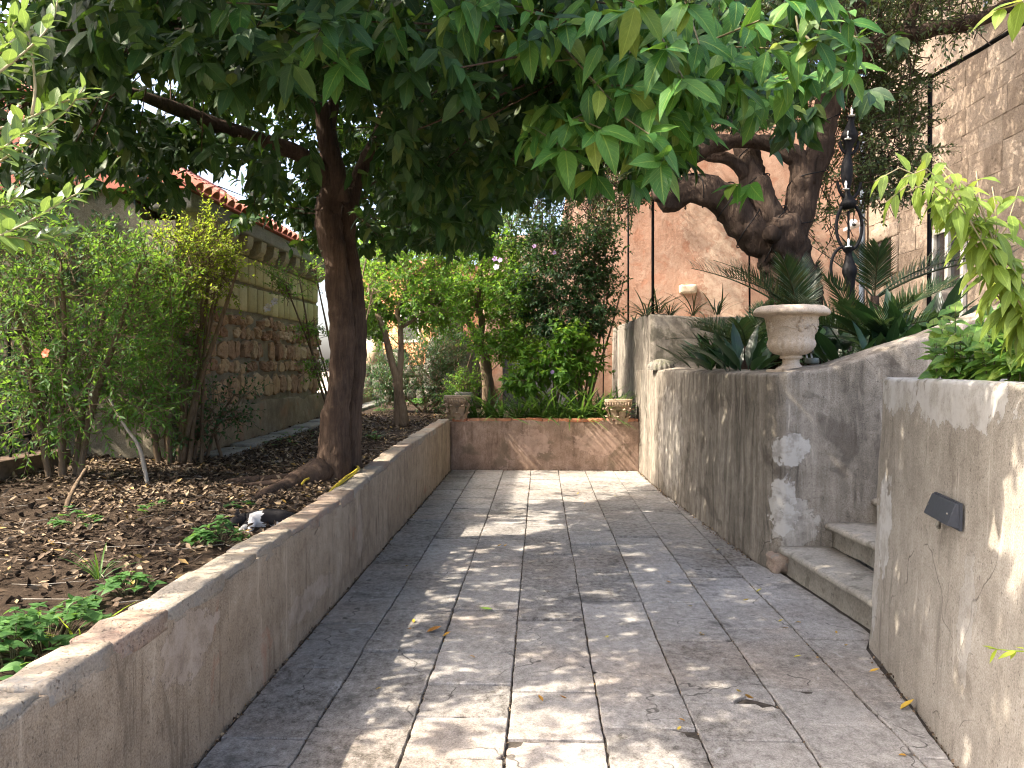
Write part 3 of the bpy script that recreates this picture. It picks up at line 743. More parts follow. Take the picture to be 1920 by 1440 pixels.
while z < 2.10:
    hrow = (0.30, 0.15, 0.24, 0.14, 0.22, 0.16)[row % 6]
    if z + hrow > 2.16: hrow = 2.16 - z
    y = HY0 + 0.05 + random.random() * 0.1
    while y < HY1 - 0.05:
        wd = random.uniform(0.10, 0.26) * (1.25 if hrow > 0.2 else 0.9)
        hh = hrow * random.uniform(0.78, 1.05)
        if random.random() < 0.96:
            me = stone_blob(wd * 0.95, hh, random.uniform(0.02, 0.05), random.random() * 50, 0.35)
            o = obj('stone', me, bld, (HX + 0.008, y + wd / 2, z + hrow / 2 + random.uniform(-.03, .03)))
            o.rotation_euler[0] = random.uniform(-.2, .2)
        y += wd + random.uniform(0.0, 0.035)
    z += hrow + 0.012; row += 1
for r_ in range(2):    # two courses of tuff blocks, then short ones between the corbels
    y = HY0 + 0.02 + (0.11 if r_ else 0)
    while y < HY1 - 0.1:
        wd = random.uniform(0.22, 0.34); h_ = 0.335
        me = rough_block(None, (0.06, wd - 0.035, h_ - 0.035), y * 3 + r_, amp=0.008, bev=0.010, cuts=2); me.materials.append(MT['tuff'])
        obj('tuff_block', me, bld, (HX + 0.004, y + wd / 2, 2.20 + h_ / 2 + r_ * 0.345))
        y += wd
y = HY0 + 0.2
while y < HY1:
    V = []; Fc = []
    # corbel: quarter-round bracket
    prof = [(0.0, 2.885), (0.05, 2.885), (0.10, 2.905), (0.14, 2.95), (0.155, 3.0), (0.16, 3.078), (0.0, 3.078)]
    for s_ in (-0.09, 0.09):
        for (a, b) in prof: V.append((HX + a, y + s_ + random.uniform(-.004, .004), b))
    m = len(prof)
    Fc = [tuple(range(m)), tuple(range(2 * m - 1, m - 1, -1))] + [(i, (i + 1) % m + 0, m + (i + 1) % m, m + i) for i in range(m)]
    quick('corbel', V, Fc, MT['corbel'], bld)
    if y + 0.34 < HY1:
        me = rough_block(None, (0.06, 0.2, 0.15), y, amp=0.008, bev=0.01, cuts=1); me.materials.append(MT['tuff'])
        obj('tuff_block', me, bld, (HX + 0.004, y + 0.22, 2.97))
    y += 0.46
me = rough_block(None, (0.42, HY1 - HY0 + 0.1, 0.17), 3, amp=0.012, bev=0.012, cuts=8); me.materials.append(MT['conc'])
obj('eave_slab', me, bld, (HX - 0.03, (HY0 + HY1) / 2, 3.165))
# roof: under-sheet and barrel tiles, both slopes
roof = empty('roof', (HX - 1.7, 10, 3.3)); roof.parent = bld; roof.location = Vector((HX - 1.7, 10, 3.3)) - bld.location
def roof_obj(name, me, loc):
    o = bpy.data.objects.new(name, me); link(o, roof); o.location = Vector(loc) - Vector((HX - 1.7, 10, 3.3)); return o
EX, EZ, RX, RZ = HX + 0.2, 3.27, HX - 1.7, 4.36
quick_me = mesh_from('roof_deck', [(EX, HY0 - .1, EZ), (RX, HY0 - .1, RZ), (2 * RX - EX, HY0 - .1, EZ), (EX, HY1 + .1, EZ), (RX, HY1 + .1, RZ), (2 * RX - EX, HY1 + .1, EZ)],
                     [(0, 3, 4, 1), (1, 4, 5, 2), (0, 1, 2), (3, 5, 4), (0, 2, 5, 3)], MT['tile'])
roof_obj('roof_deck', quick_me, (0, 0, 0))
def tile_mesh():
    V, Fc = [], []
    for i, (t, r) in enumerate(((0, 0.088), (0.44, 0.072))):
        for k in range(9):
            an = math.pi * k / 8
            V.append((-t, r * math.cos(an), r * math.sin(an) * 0.85)); 
        for k in range(9):
            an = math.pi * k / 8
            V.append((-t, (r - .014) * math.cos(an), (r - .014) * math.sin(an) * 0.85))
    for k in range(8):
        Fc += [(k, k + 1, 18 + k + 1, 18 + k), (9 + k + 1, 9 + k, 27 + k, 27 + k + 1), (k + 1, k, 9 + k, 9 + k + 1), (18 + k, 18 + k + 1, 27 + k + 1, 27 + k)]
    return mesh_from('tile', V, Fc, MT['tile'], False)
TM = tile_mesh()
sl_ = math.atan2(RZ - EZ, EX - RX); slen = math.hypot(RZ - EZ, EX - RX)
nrow = int(slen / 0.37)
y = HY0 - 0.02
while y < HY1 + 0.1:
    for i in range(nrow + 1):
        t = i * 0.37 - 0.04
        o = roof_obj('roof_tile', TM, (EX - t * math.cos(sl_), y + random.uniform(-.008, .008), EZ + t * math.sin(sl_) + 0.02 + 0.006 * (i % 2)))
        o.rotation_euler = (0, sl_ - 0.03 + random.uniform(-.01, .01), random.uniform(-.03, .03))
    y += 0.2
y = HY0 - 0.05
while y < HY1 + 0.1:
    o = roof_obj('ridge_tile', TM, (RX, y, RZ + 0.03)); o.rotation_euler = (0, 0.03, -math.pi / 2); o.scale = (0.9, 1.25, 1.2); y += 0.36

# kerb at its foot
kb = empty('kerb', (HX + 0.2, 10, 0.6), kind='structure')
y = 7.9; k = 0
while y < 16.5:
    ln = random.uniform(0.5, 0.9)
    me = rough_block(None, (0.26, ln - 0.012, 0.14), 70 + k, amp=0.01, bev=0.012); me.materials.append(MT['conc'])
    o = obj('kerb_stone', me, kb, (HX + 0.24 + 0.02 * random.random(), y + ln / 2, bed_z(HX + 0.3, y + ln / 2) - 0.02)); o.rotation_euler[2] = random.uniform(-.02, .02)
    y += ln; k += 1

# ---- left boundary beside the outbuilding: low rust-brown plinth, iron railing, pale house beyond
fn = empty('garden_railing', (-4.4, 6, 0.6), 'black iron railing on a rust-brown plinth behind the left shrubs', 'railing')
quick('plinth', *box_vf((-4.45, 4.1, 0.62), (0.25, 6.2, 0.34)), MT['orangewood'], fn)
for i in range(24):
    yy = 1.3 + i * 0.25
    quick('railing_bar', *tube_vf([(-4.45, yy, 0.78), (-4.45, yy, 1.9)], 0.012, 6), MT['iron'], fn)
for z_ in (0.95, 1.82): quick('rail', *box_vf((-4.45, 4.1, z_), (0.03, 6.0, 0.02)), MT['iron'], fn)
hs = empty('pale_house', (-9, 7, 0), 'pale cream house with red tiled roof seen through the leaves at left', 'house')
quick('wall', *box_vf((-9.6, 7.0, 2.2), (3.0, 12.0, 4.4)), MT['cream'], hs)
rf = quick('roof', [(-7.8, 0.7, 4.35), (-9.6, 0.7, 5.3), (-11.4, 0.7, 4.35), (-7.8, 13.3, 4.35), (-9.6, 13.3, 5.3), (-11.4, 13.3, 4.35)], [(0, 3, 4, 1), (1, 4, 5, 2), (0, 1, 2), (3, 5, 4), (0, 2, 5, 3)], MT['tile'], hs)
y = 0.8
while y < 13.2:
    V, Fc = tube_vf([(-7.75, y, 4.37), (-9.6, y, 5.34)], 0.08, 8); quick('tile_row', V, Fc, MT['tile'], hs); y += 0.2
for yy in (4.5, 7.5):
    f_ = quick('window', *box_vf((-8.11, yy, 2.6), (0.06, 0.9, 1.3)), MT['frame'], hs)
    quick('pane', *box_vf((-8.07, yy, 2.6), (0.03, 0.75, 1.15)), MT['glass'], f_)

# ---------------- salmon wall at the back of the upper terrace
V, Fc = sweep_wall([(-1.3, 17.0), (0.4, 17.0), (1.0, 17.0), (6.9, 17.0)], 0.4, 0.4, [4.3, 4.4, 7.6, 7.6], 0.16, 40, 0.03, 0.0, 0.03, 55.0)
pw = empty('plastered_wall', (3, 17, 0.5), 'tall salmon pink plastered wall with faded and peeling areas behind the trees', 'wall')
quick('plaster_face', V, Fc, MT['pink'], pw, True)
me = rough_block(None, (0.34, 0.22, 0.17), 5, amp=0.012, bev=0.015); me.materials.append(MT['marble'])
obj('stone_bracket', me, pw, at(1290, 542, Y=16.92))

# ---------------- ashlar house on the right
AX = 6.82
hz_ = empty('stone_house', (AX + 1, 13, 2.2), 'weathered ashlar stone house with shuttered window and glazed door above the terrace', 'house')
quick('wall_core', *box_vf((AX + 1.525, 12.5, 5.6), (3.0, 9.0, 11.0)), MT['ashlar'], hz_)
def aY(u): return AX * FPX / (u - 1013)
holes = [(aY(1800), aY(1738), 2.0, 3.9), (aY(1664), aY(1636), 3.35, 4.05), (aY(1905), aY(1826), 6.95, 8.6)]
z = 1.7; row = 0
while z < 9.9:
    hh = (0.38, 0.42, 0.35, 0.44)[row % 4]
    y = 10.3 + (row % 2) * 0.27
    while y < 17.0:
        wd = random.uniform(0.42, 0.78)
        y1 = min(y + wd, 17.0)
        segs = [(y, y1)]
        for (a, b, c_, d_) in holes:
            if z < d_ and z + hh > c_:
                ns_ = []
                for (p, q) in segs:
                    if q <= a or p >= b: ns_.append((p, q))
                    else:
                        if p < a: ns_.append((p, a))
                        if q > b: ns_.append((b, q))
                segs = ns_
        for (p, q) in segs:
            if q - p > 0.09:
                me = rough_block(None, (0.07, q - p - 0.003, hh - 0.003), y * 5 + row, amp=0.012, bev=0.0035, cuts=3); me.shade_flat(); me.materials.append(MT['ashlar'])
                obj('ashlar_block', me, hz_, (AX + 0.0 + random.uniform(-.006, .006), (p + q) / 2, z + hh / 2))
        y = y1
    z += hh; row += 1
a, b, c_, d_ = holes[0]
dr = quick('door', *box_vf((AX - 0.01, (a + b) / 2, (c_ + d_) / 2), (0.06, b - a, d_ - c_)), MT['glass'], hz_)
V, Fc = merge_parts([box_vf((AX - 0.06, a + (b - a) * t, (c_ + d_) / 2), (0.07, 0.10, d_ - c_)) for t in (0.06, 0.5, 0.94)] + [box_vf((AX - 0.055, (a + b) / 2, d_ - 0.05), (0.06, b - a - 0.05, 0.09))])
quick('door_frame', V, Fc, MT['frame'], dr)
a, b, c_, d_ = holes[1]
wn = quick('window', *box_vf((AX + 0.0, (a + b) / 2, (c_ + d_) / 2), (0.05, b - a, d_ - c_)), MT['glass'], hz_)
for (cy_, cz, sy_, sz) in (((a + b) / 2, d_ + 0.14, b - a + 0.5, 0.28), (a - 0.13, (c_ + d_) / 2, 0.26, d_ - c_), (b + 0.13, (c_ + d_) / 2, 0.26, d_ - c_)):
    me = rough_block(None, (0.1, sy_ - .01, sz - .01), cz, amp=0.006, bev=0.01, cuts=2); me.materials.append(MT['ashlar']); obj('window_surround', me, hz_, (AX - 0.02, cy_, cz))
a, b, c_, d_ = holes[2]
wn = quick('window', *box_vf((AX - 0.02, (a + b) / 2, (c_ + d_) / 2), (0.05, b - a, d_ - c_)), MT['shutter'], hz_)
nsl = 26
for i in range(nsl):
    V, Fc = box_vf((AX - 0.06, (a + b) / 2, c_ + (i + 0.5) * (d_ - c_) / nsl), (0.05, b - a - 0.08, 0.03)); quick('shutter_slat', V, Fc, MT['shutter'], wn)
quick('window_sill', *box_vf((AX - 0.08, (a + b) / 2, c_ - 0.06), (0.2, b - a + 0.2, 0.11)), MT['ashlar'], hz_)
# rain pipe where the two walls meet
V, Fc = tube_vf([(AX - 0.16, 16.85, 2.1), (AX - 0.16, 16.85, 7.5)], 0.055, 10)
tag(quick('drain_pipe', V, Fc, MT['shutter']), 'grey drain pipe in the corner where salmon wall meets stone house', 'pipe')

# ---------------- bright court and orange house far behind
quick('court', [(-9, 17.2, 0.9), (-1.0, 17.2, 0.9), (-1.0, 40, 0.9), (-9, 40, 0.9)], [(0, 1, 2, 3)], MT['cream'])['kind'] = 'structure'
oh = empty('orange_house', (-4, 27, 0), 'sunlit orange rendered house with tiled eave far behind the garden trees', 'house')
ca, sa = math.cos(-0.7), math.sin(-0.7)
quick('wall', *box_vf((-3.7, 28.0, 2.4), (3.4, 4.0, 4.8), -0.62), MT['orange'], oh)
quick('roof', *box_vf((-3.7, 28.0, 4.88), (3.8, 4.4, 0.18), -0.62), MT['tile'], oh)
for t in (-0.8, 0.8):
    c0 = np.array([-3.7, 28.0]) + np.array([math.cos(-.62) * t - math.sin(-.62) * -2.02, math.sin(-.62) * t + math.cos(-.62) * -2.02])
    f_ = quick('window', *box_vf((c0[0], c0[1], 3.0), (0.9, 0.08, 1.3), -0.62), MT['frame'], oh)
    c1 = c0 + np.array([math.sin(-.62), -math.cos(-.62)]) * 0.05
    quick('pane', *box_vf((c1[0], c1[1], 3.0), (0.7, 0.04, 1.1), -0.62), MT['glass'], f_)
# low dark rubble wall closing the left bed
rw = empty('rubble_wall', (-2.5, 16.6, 0.7), 'low dark rubble wall closing the far end of the planted bed', 'wall')
quick('wall_core', *box_vf((-2.6, 16.95, 0.95), (2.7, 0.4, 1.0)), MT['rock'], rw)
for r_ in range(4):
    x = -3.9
    while x < -1.25:
        wd = random.uniform(0.2, 0.42)
        me = rough_block(None, (wd - .02, 0.2, 0.24), x * 3 + r_, amp=0.025, bev=0.03, cuts=2); me.materials.append(MT['rock'])
        o = obj('stone', me, rw, (x + wd / 2, 16.7, 0.72 + r_ * 0.25)); o.rotation_euler[1] = random.uniform(-.08, .08)
        x += wd
def boulder(c, s, seed, label, m='rock'):
    bm = bmesh.new(); bmesh.ops.create_icosphere(bm, subdivisions=3, radius=1.0)
    for v in bm.verts: v.co *= 1 + 0.28 * nz(v.co, 1.1, seed) + 0.08 * nz(v.co, 4, seed)
    bmesh.ops.scale(bm, vec=s, verts=bm.verts)
    me = bpy.data.meshes.new('boulder'); bm.to_mesh(me); bm.free(); me.shade_smooth(); me.materials.append(MT[m])
    o = obj('boulder', me, None, c); return tag(o, label, 'rock')
boulder(at(702, 665, Y=16.85), (0.2, 0.2, 0.36), 3, 'upright brown stone just right of the big trunk', 'capital')
boulder(at(745, 672, Y=16.85), (0.25, 0.22, 0.22), 5, 'rounded grey stone behind the V-forked tree')
for i, (u, v, s) in enumerate(((845, 668, .3), (870, 700, .32), (820, 700, .26))):
    boulder(at(u, v, Y=16.25), (s, 0.28, at(u, v, Y=16.25)[2] - 0.62), 20 + i, ('topmost grey rock of the pile behind the carved capital', 'grey rock in the pile nearest the leaning trunk', 'leftmost grey rock of the pile behind the capital')[i])
gb = quick('leaning_board', *box_vf(at(1010, 692, Y=16.6), (1.5, 0.05, 1.72)), MT['greyboard']); tag(gb, 'dark grey weathered board standing behind the leafy shrubs', 'board')

# ================================================================== FOLIAGE TOOLS
def leaf_template(st, droop=0.18, fold=0.18, wave=0.0, curl=0.0):
    """st: list of (t, halfwidth) from base to tip, in leaf lengths; returns verts, tri faces, uv"""
    V, U = [], []
    for (t, hw) in st:
        y = t; z = -droop * t * t
        for sgn in (-1, 0, 1):
            V.append((sgn * hw, y, z + abs(sgn) * hw * fold + (wave * hw * math.sin(t * 14 + sgn) if sgn else 0)))
            U.append((0.5 + sgn * 0.5, t))
    Fc = []
    for i in range(len(st) - 1):
        a = i * 3
        for k in (0, 1):
            q = (a + k, a + k + 1, a + k + 4, a + k + 3)
            Fc += [(q[0], q[1], q[2]), (q[0], q[2], q[3])]
    return np.array(V), np.array(Fc), np.array(U)
ST_CIT = [(0, .004), (.1, .11), (.28, .205), (.5, .215), (.72, .15), (.9, .05), (1, .002)]
ST_CIT_LOW = [(0, .004), (.28, .2), (.68, .165), (1, .002)]
ST_LANCE = [(0, .004), (.3, .12), (.65, .10), (1, .002)]
ST_SMALL = [(0, .01), (.4, .24), (.75, .19), (1, .01)]
ST_OBOV = [(0, .01), (.45, .17), (.8, .21), (1, .03)]
ST_HEART = [(0, .10), (.08, .30), (.25, .37), (.5, .30), (.75, .15), (1, .003)]
ST_VERB = [(0, .005), (.15, .085), (.4, .135), (.65, .11), (.85, .05), (1, .002)]
ST_PRIV = [(0, .01), (.15, .14), (.4, .25), (.65, .23), (.88, .11), (1, .005)]
ST_HIB = [(0, .02), (.2, .26), (.38, .24), (.5, .33), (.62, .18), (.8, .14), (1, .004)]
ST_STRAP = [(0, .012), (.3, .016), (.6, .015), (.85, .010), (1, .001)]
ST_ASP = [(0, .010), (.22, .014), (.34, .10), (.55, .145), (.78, .105), (1, .003)]

def leaf_low(hw, m=0.45, droop=0.15, fold=0.2):
    V = np.array([(0, 0, 0), (-hw, m, hw * fold - droop * m * m), (0, m, -droop * m * m), (hw, m, hw * fold - droop * m * m), (0, 1, -droop)])
    return V, np.array([(0, 2, 1), (0, 3, 2), (1, 2, 4), (2, 3, 4)]), np.array([(.5, 0), (0, m), (.5, m), (1, m), (.5, 1)])
def norm(a): return a / (np.linalg.norm(a, axis=-1, keepdims=True) + 1e-9)
def frames(D, Ug):
    D = norm(D); S = norm(np.cross(D, Ug)); N = np.cross(S, D)
    return S, D, N
def leaf_cloud(name, P, D, Ug, L, tmpl, mat, parent, wr=None, kind='stuff'):
    V0, F0, U0 = tmpl
    n = len(P)
    if n == 0: return None
    S, D, N = frames(D, Ug)
    w_ = np.ones(n) if wr is None else wr
    V = P[:, None, :] + L[:, None, None] * (V0[None, :, 0, None] * w_[:, None, None] * S[:, None, :] + V0[None, :, 1, None] * D[:, None, :] + V0[None, :, 2, None] * N[:, None, :])
    Fc = (F0[None] + (np.arange(n) * len(V0))[:, None, None]).reshape(-1, 3)
    me = big_mesh(name, V.reshape(-1, 3), Fc, mat, True, np.tile(U0, (n, 1)))
    o = obj(name, me, parent)
    if kind: o['kind'] = kind
    return o
def leaf_objects(P, D, Ug, L, tmpls, mat, parent, name='leaf', wr=None):
    ms = []
    for t in tmpls:
        ms.append(big_mesh(name, t[0], t[1], mat, True, t[2]))
    S, D, N = frames(D, Ug)
    off = Vector((0, 0, 0)); q = parent
    while q is not None: off += q.location; q = q.parent
    for i in range(len(P)):
        o = bpy.data.objects.new(name, ms[i % len(ms)])
        w_ = 1.0 if wr is None else wr[i]
        s_, d_, n_ = S[i] * L[i] * w_, D[i] * L[i], N[i] * L[i]
        p = Vector(P[i]) - off
        o.matrix_basis = Matrix(((s_[0], d_[0], n_[0], p[0]), (s_[1], d_[1], n_[1], p[1]), (s_[2], d_[2], n_[2], p[2]), (0, 0, 0, 1)))
        link(o, parent)
def rosettes(T, A, nl, l0, l1, droop=0.5, th=(45, 95), r=rng):
    """leaves fanned round shoot tips T with axes A; returns P, D, Ug, L"""
    n = len(T)
    T = np.repeat(T, nl, 0); A = norm(np.repeat(A, nl, 0))
    k = np.tile(np.arange(nl), n)
    an = k * 2.399 + np.repeat(r.uniform(0, 6.28, n), nl) + r.normal(0, 0.2, n * nl)
    a0 = norm(np.cross(A, r.normal(0, 1, (n * nl, 3)) * 0.02 + np.array([0.3, 0.5, 0.8])))
    b0 = np.cross(A, a0)
    rad = a0 * np.cos(an)[:, None] + b0 * np.sin(an)[:, None]
    t = np.radians(r.uniform(th[0], th[1], n * nl)) * (0.45 + 0.55 * (k + 1) / nl)
    D = A * np.cos(t)[:, None] + rad * np.sin(t)[:, None]
    D[:, 2] -= droop * r.uniform(0.3, 1.2, n * nl)
    D = norm(D)
    L = r.uniform(l0, l1, n * nl)
    P = T - A * (0.012 * k * r.uniform(0.6, 1.4, n * nl))[:, None] * (l1 / 0.1)
    Ug = norm(A * 0.8 + np.array([0, 0, 0.7]) + r.normal(0, 0.25, (n * nl, 3)))
    return P, D, Ug, L
def sprigs(T, A, nl, ls, l0, l1, r=rng, splay=60, droop=0.15, opposite=True):
    """leaves along shoots starting at T with direction A and length ls; returns leaves and shoot ends"""
    n = len(T)
    A = norm(A); E = T + A * ls[:, None] if not np.isscalar(ls) else T + A * ls
    T2 = np.repeat(T, nl, 0); A2 = np.repeat(A, nl, 0); E2 = np.repeat(E, nl, 0)
    k = np.tile(np.arange(nl), n)
    f = (k // 2 * 2 + 1.0) / nl if opposite else (k + 0.7) / nl
    f = np.minimum(f + r.normal(0, 0.03, n * nl), 1.0)
    P = T2 + (E2 - T2) * f[:, None]
    ref = norm(np.cross(A2, np.repeat(r.normal(0, 1, (n, 3)), nl, 0)))
    bi = np.cross(A2, ref)
    an = (k % 2) * math.pi + (k // 2) * 1.57 + r.normal(0, 0.35, n * nl)
    rad = ref * np.cos(an)[:, None] + bi * np.sin(an)[:, None]
    t = np.radians(splay + r.normal(0, 14, n * nl)) * (1.1 - 0.5 * f)
    D = A2 * np.cos(t)[:, None] + rad * np.sin(t)[:, None]
    D[:, 2] -= droop
    L = r.uniform(l0, l1, n * nl) * (1.05 - 0.35 * f)
    Ug = norm(A2 * 0.6 + np.array([0, 0, 0.9]) + r.normal(0, 0.3, (n * nl, 3)))
    return P, norm(D), Ug, L, E
def in_ellipsoid(n, c, rad, r=rng, shell=0.0):
    d = norm(r.normal(0, 1, (n, 3)))
    q = r.uniform(shell ** 3, 1, n) ** (1 / 3)
    return np.asarray(c) + d * q[:, None] * np.asarray(rad), d
def sticks(name, A, B, ra, rb, mat, parent, seg=4):
    """many thin tapered shoots as one mesh"""
    n = len(A); T = norm(B - A)
    ref = norm(np.cross(T, np.array([0.37, 0.61, 0.7]))); bi = np.cross(T, ref)
    V = np.zeros((n, 2 * seg, 3))
    for k in range(seg):
        an = 2 * math.pi * k / seg
        d = ref * math.cos(an) + bi * math.sin(an)
        V[:, k] = A + d * ra; V[:, seg + k] = B + d * rb
    F0 = np.array([(k, (k + 1) % seg, seg + (k + 1) % seg, seg + k) for k in range(seg)])
    Fc = (F0[None] + (np.arange(n) * 2 * seg)[:, None, None]).reshape(-1, 4)
    o = obj(name, big_mesh(name, V.reshape(-1, 3), Fc, mat, True), parent); o['kind'] = 'stuff'
    return o
def child_empty(name, parent):
    o = bpy.data.objects.new(name, None); o.empty_display_size = 0.1; link(o, parent)
    off = Vector((0, 0, 0)); q = parent
    while q is not None: off += q.location; q = q.parent
    o.location = -off
    return o
def limb(name, pts, rads, mat, parent, seg=14, n=None, amp=None, ridge=0.05, seed=0.0):
    L = sum(np.linalg.norm(np.diff(np.array(pts, float), axis=0), axis=1))
    n = n or max(6, int(L / 0.06))
    V, Fc = tube_vf(pts, rads, seg, n, amp if amp is not None else np.mean(rads) * 0.25, 5.0, seed, ridge)
    return quick(name, V, Fc, mat, parent, True)
# shafts: places in the place that the sun reaches; crowns are thin along the way to them
def floor_hit(P):
    """where the sun throws points P on the paving level"""
    k = P[:, 2] / SUN[2]
    return P[:, :2] - SUN[None, :2] * k[:, None]
def shaft_dist(P, q):
    d = P - np.asarray(q); k = d @ SUN
    return np.linalg.norm(d - k[:, None] * SUN, axis=1), k

# ================================================================== CITRUS TREE
TB = np.array([-1.74, 6.72, 0.58])
tree = empty('orange_tree', TB, 'large citrus tree with dark twin trunk and broad leafy crown over the path', 'tree')
def tp(u, v, Y): return at(u, v, Y=Y)
trk = [TB + np.array([-.04, 0, -0.12]), tp(628, 878, 6.7), tp(628, 800, 6.68), tp(638, 700, 6.68), tp(640, 600, 6.7), tp(632, 500, 6.72), tp(616, 420, 6.74), tp(612, 370, 6.75)]
limb('trunk', trk, [0.22, 0.15, 0.118, 0.104, 0.102, 0.10, 0.112, 0.08], MT['bark'], tree, 32, 90, 0.022, 0.06, 1.0)
trk2 = [tp(655, 885, 6.95), tp(656, 820, 6.93), tp(664, 700, 6.9), tp(668, 610, 6.9), tp(656, 500, 6.9), tp(652, 420, 6.9), tp(668, 345, 6.95), tp(690, 290, 7.0), tp(716, 235, 7.1), tp(735, 150, 7.2)]
limb('second_trunk', trk2, [0.13, 0.10, 0.088, 0.092, 0.076, 0.068, 0.058, 0.055, 0.05, 0.04], MT['bark'], tree, 20, 60, 0.02, 0.06, 3.0)
LIMBS = [
    ([tp(612, 400, 6.74), tp(628, 330, 6.7), tp(612, 270, 6.65), tp(603, 205, 6.6), tp(582, 160, 6.5), tp(545, 110, 6.3), tp(520, 40, 6.1), tp(500, -40, 5.9)], [.105, .085, .072, .064, .058, .05, .045, .035]),
    ([tp(640, 380, 6.74), tp(634, 320, 6.75), tp(618, 240, 6.8), tp(632, 170, 6.8), tp(640, 90, 6.6)], [.075, .062, .055, .05, .04]),
    ([tp(622, 355, 6.7), tp(590, 305, 6.6), tp(530, 275, 6.45), tp(460, 252, 6.3), tp(400, 232, 6.2), tp(320, 200, 6.0), tp(250, 176, 5.8), tp(190, 178, 5.6)], [.07, .066, .062, .058, .055, .05, .04, .03]),
    ([tp(405, 236, 6.2), tp(350, 248, 6.3), tp(300, 280, 6.5), tp(260, 292, 6.6)], [.05, .042, .034, .025]),
    ([tp(590, 150, 6.5), tp(480, 40, 5.6), tp(400, 28, 4.9), tp(320, 40, 4.3), tp(260, 50, 3.9)], [.055, .048, .042, .036, .026]),
    ([tp(640, 110, 6.6), tp(760, 10, 5.8), tp(900, -60, 5.0), tp(1080, -40, 4.2), tp(1220, 60, 3.6)], [.055, .05, .045, .04, .025]),
    ([tp(735, 160, 7.2), tp(850, 120, 7.0), tp(960, 130, 6.6), tp(1120, 80, 5.8), tp(1300, 60, 5.0), tp(1420, 120, 4.3)], [.045, .042, .04, .036, .03, .02]),
    ([tp(600, 190, 6.6), tp(560, 60, 6.9), tp(480, -60, 7.3)], [.05, .042, .03]),
    ([tp(720, 215, 7.1), tp(790, 240, 7.5), tp(880, 260, 8.0), tp(950, 265, 8.4)], [.04, .035, .03, .02]),
]
for i, (p_, r_) in enumerate(LIMBS): limb('limb', p_, r_, MT['bark'], tree, 12, None, 0.012, 0.05, i * 2.0)
# surface roots
for i, (pp, rr) in enumerate((
        ([TB + np.array([-.10, -.10, .10]), TB + np.array([-.22, -.42, .03]), TB + np.array([-.30, -0.85, .0]), TB + np.array([-.36, -1.25, -.03])], [.12, .085, .06, .03]),
        ([TB + np.array([-.08, -.02, .08]), TB + np.array([-.35, -.10, .03]), TB + np.array([-.75, -.22, .02]), TB + np.array([-1.1, -.28, -.03])], [.10, .05, .035, .02]),
        ([TB + np.array([-.05, .1, .08]), TB + np.array([-.35, .18, .02]), TB + np.array([-.7, .2, -.02])], [.09, .045, .02]),
        ([TB + np.array([-.2, -.3, .02]), TB + np.array([-.55, -.45, .02]), TB + np.array([-.85, -.4, -.02])], [.05, .035, .02]))):
    limb('root', pp, rr, MT['bark'], tree, 12, None, 0.012, 0.06, 30 + i)
crown = child_empty('crown', tree)
# shoot tips through the crown
def fork_view(u_, v_, y):
    m = 0.13 * FPX / np.maximum(y, 1.5)
    a = (u_ > 545 - m * .6) & (u_ < 705 + m * .6) & (v_ > 190) & (v_ < 480 + m) & (y < 7.0)
    b = (u_ > 230) & (u_ < 600) & (np.abs(v_ - (180 + (u_ - 240) * 0.33 - 22)) < 22 + m * .5) & (y < 6.2)
    return a | b
def crown_tips(n):
    P = []
    while len(P) < n:
        q = np.stack([rng.uniform(-5.2, 1.75, 4000), rng.uniform(2.2, 9.8, 4000), rng.uniform(2.1, 5.8, 4000)], 1)
        x, y, z = q[:, 0], q[:, 1], q[:, 2]
        # underside rises and falls; overall rounded mass
        bot = np.array([2.42 + 0.22 * mnoise.noise(Vector((a * 0.8, b * 0.8, 1.0))) for a, b in zip(x, y)])
        bot = bot + 0.12 * np.clip(x, -5, 0) * -0.25 + np.clip(y - 6.2, 0, 3) * 0.03
        e = ((x + 1.55) / 3.4) ** 2 + ((y - 5.9) / 3.9) ** 2 + ((z - 3.5) / 2.2) ** 2
        ok = (z > bot) & (e < 1.0)
        # hollow round the main fork so limbs show
        u_, v_ = px_arr(q)
        # clumping: gaps where noise is low
        cl = np.array([mnoise.noise(Vector((a * 1.1, b * 1.1, c * 1.3))) for a, b, c in zip(x, y, z)])
        ok &= rng.uniform(-0.6, 0.6, len(q)) < cl + 0.16 - 0.25 * np.clip(-2.6 - x, 0, 2)
        # in front of the trunk keep the view to the fork open
        ok &= ~(fork_view(u_, v_, y) & (rng.random(len(q)) < 0.97))
        # sky gap above the tiled roof, and hanging limit on screen rows the crown leaves free in the place
        ok &= ~((u_ > 345) & (u_ < 470) & (v_ > 300))
        ok &= ~((u_ < 560) & (v_ > 345 + 0.1 * u_))
        ok &= ~((u_ > 920) & (v_ > 360)) & ~((v_ > 470))
        ok &= ~((u_ > 1330) & (v_ > 250) & (y < 8)) & ~((u_ > 1560) & (v_ > 130)) & ~(u_ > 1660)
        ok &= ~((x > 0.35) & (y > 4.3))
        P += list(q[ok])
    return np.array(P[:n])
def px_arr(q):
    d = q - CAM; k = np.maximum(d @ F_, 0.05)
    return 960 + FPX * (d @ Rt) / k, 720 - FPX * (d @ Up) / k
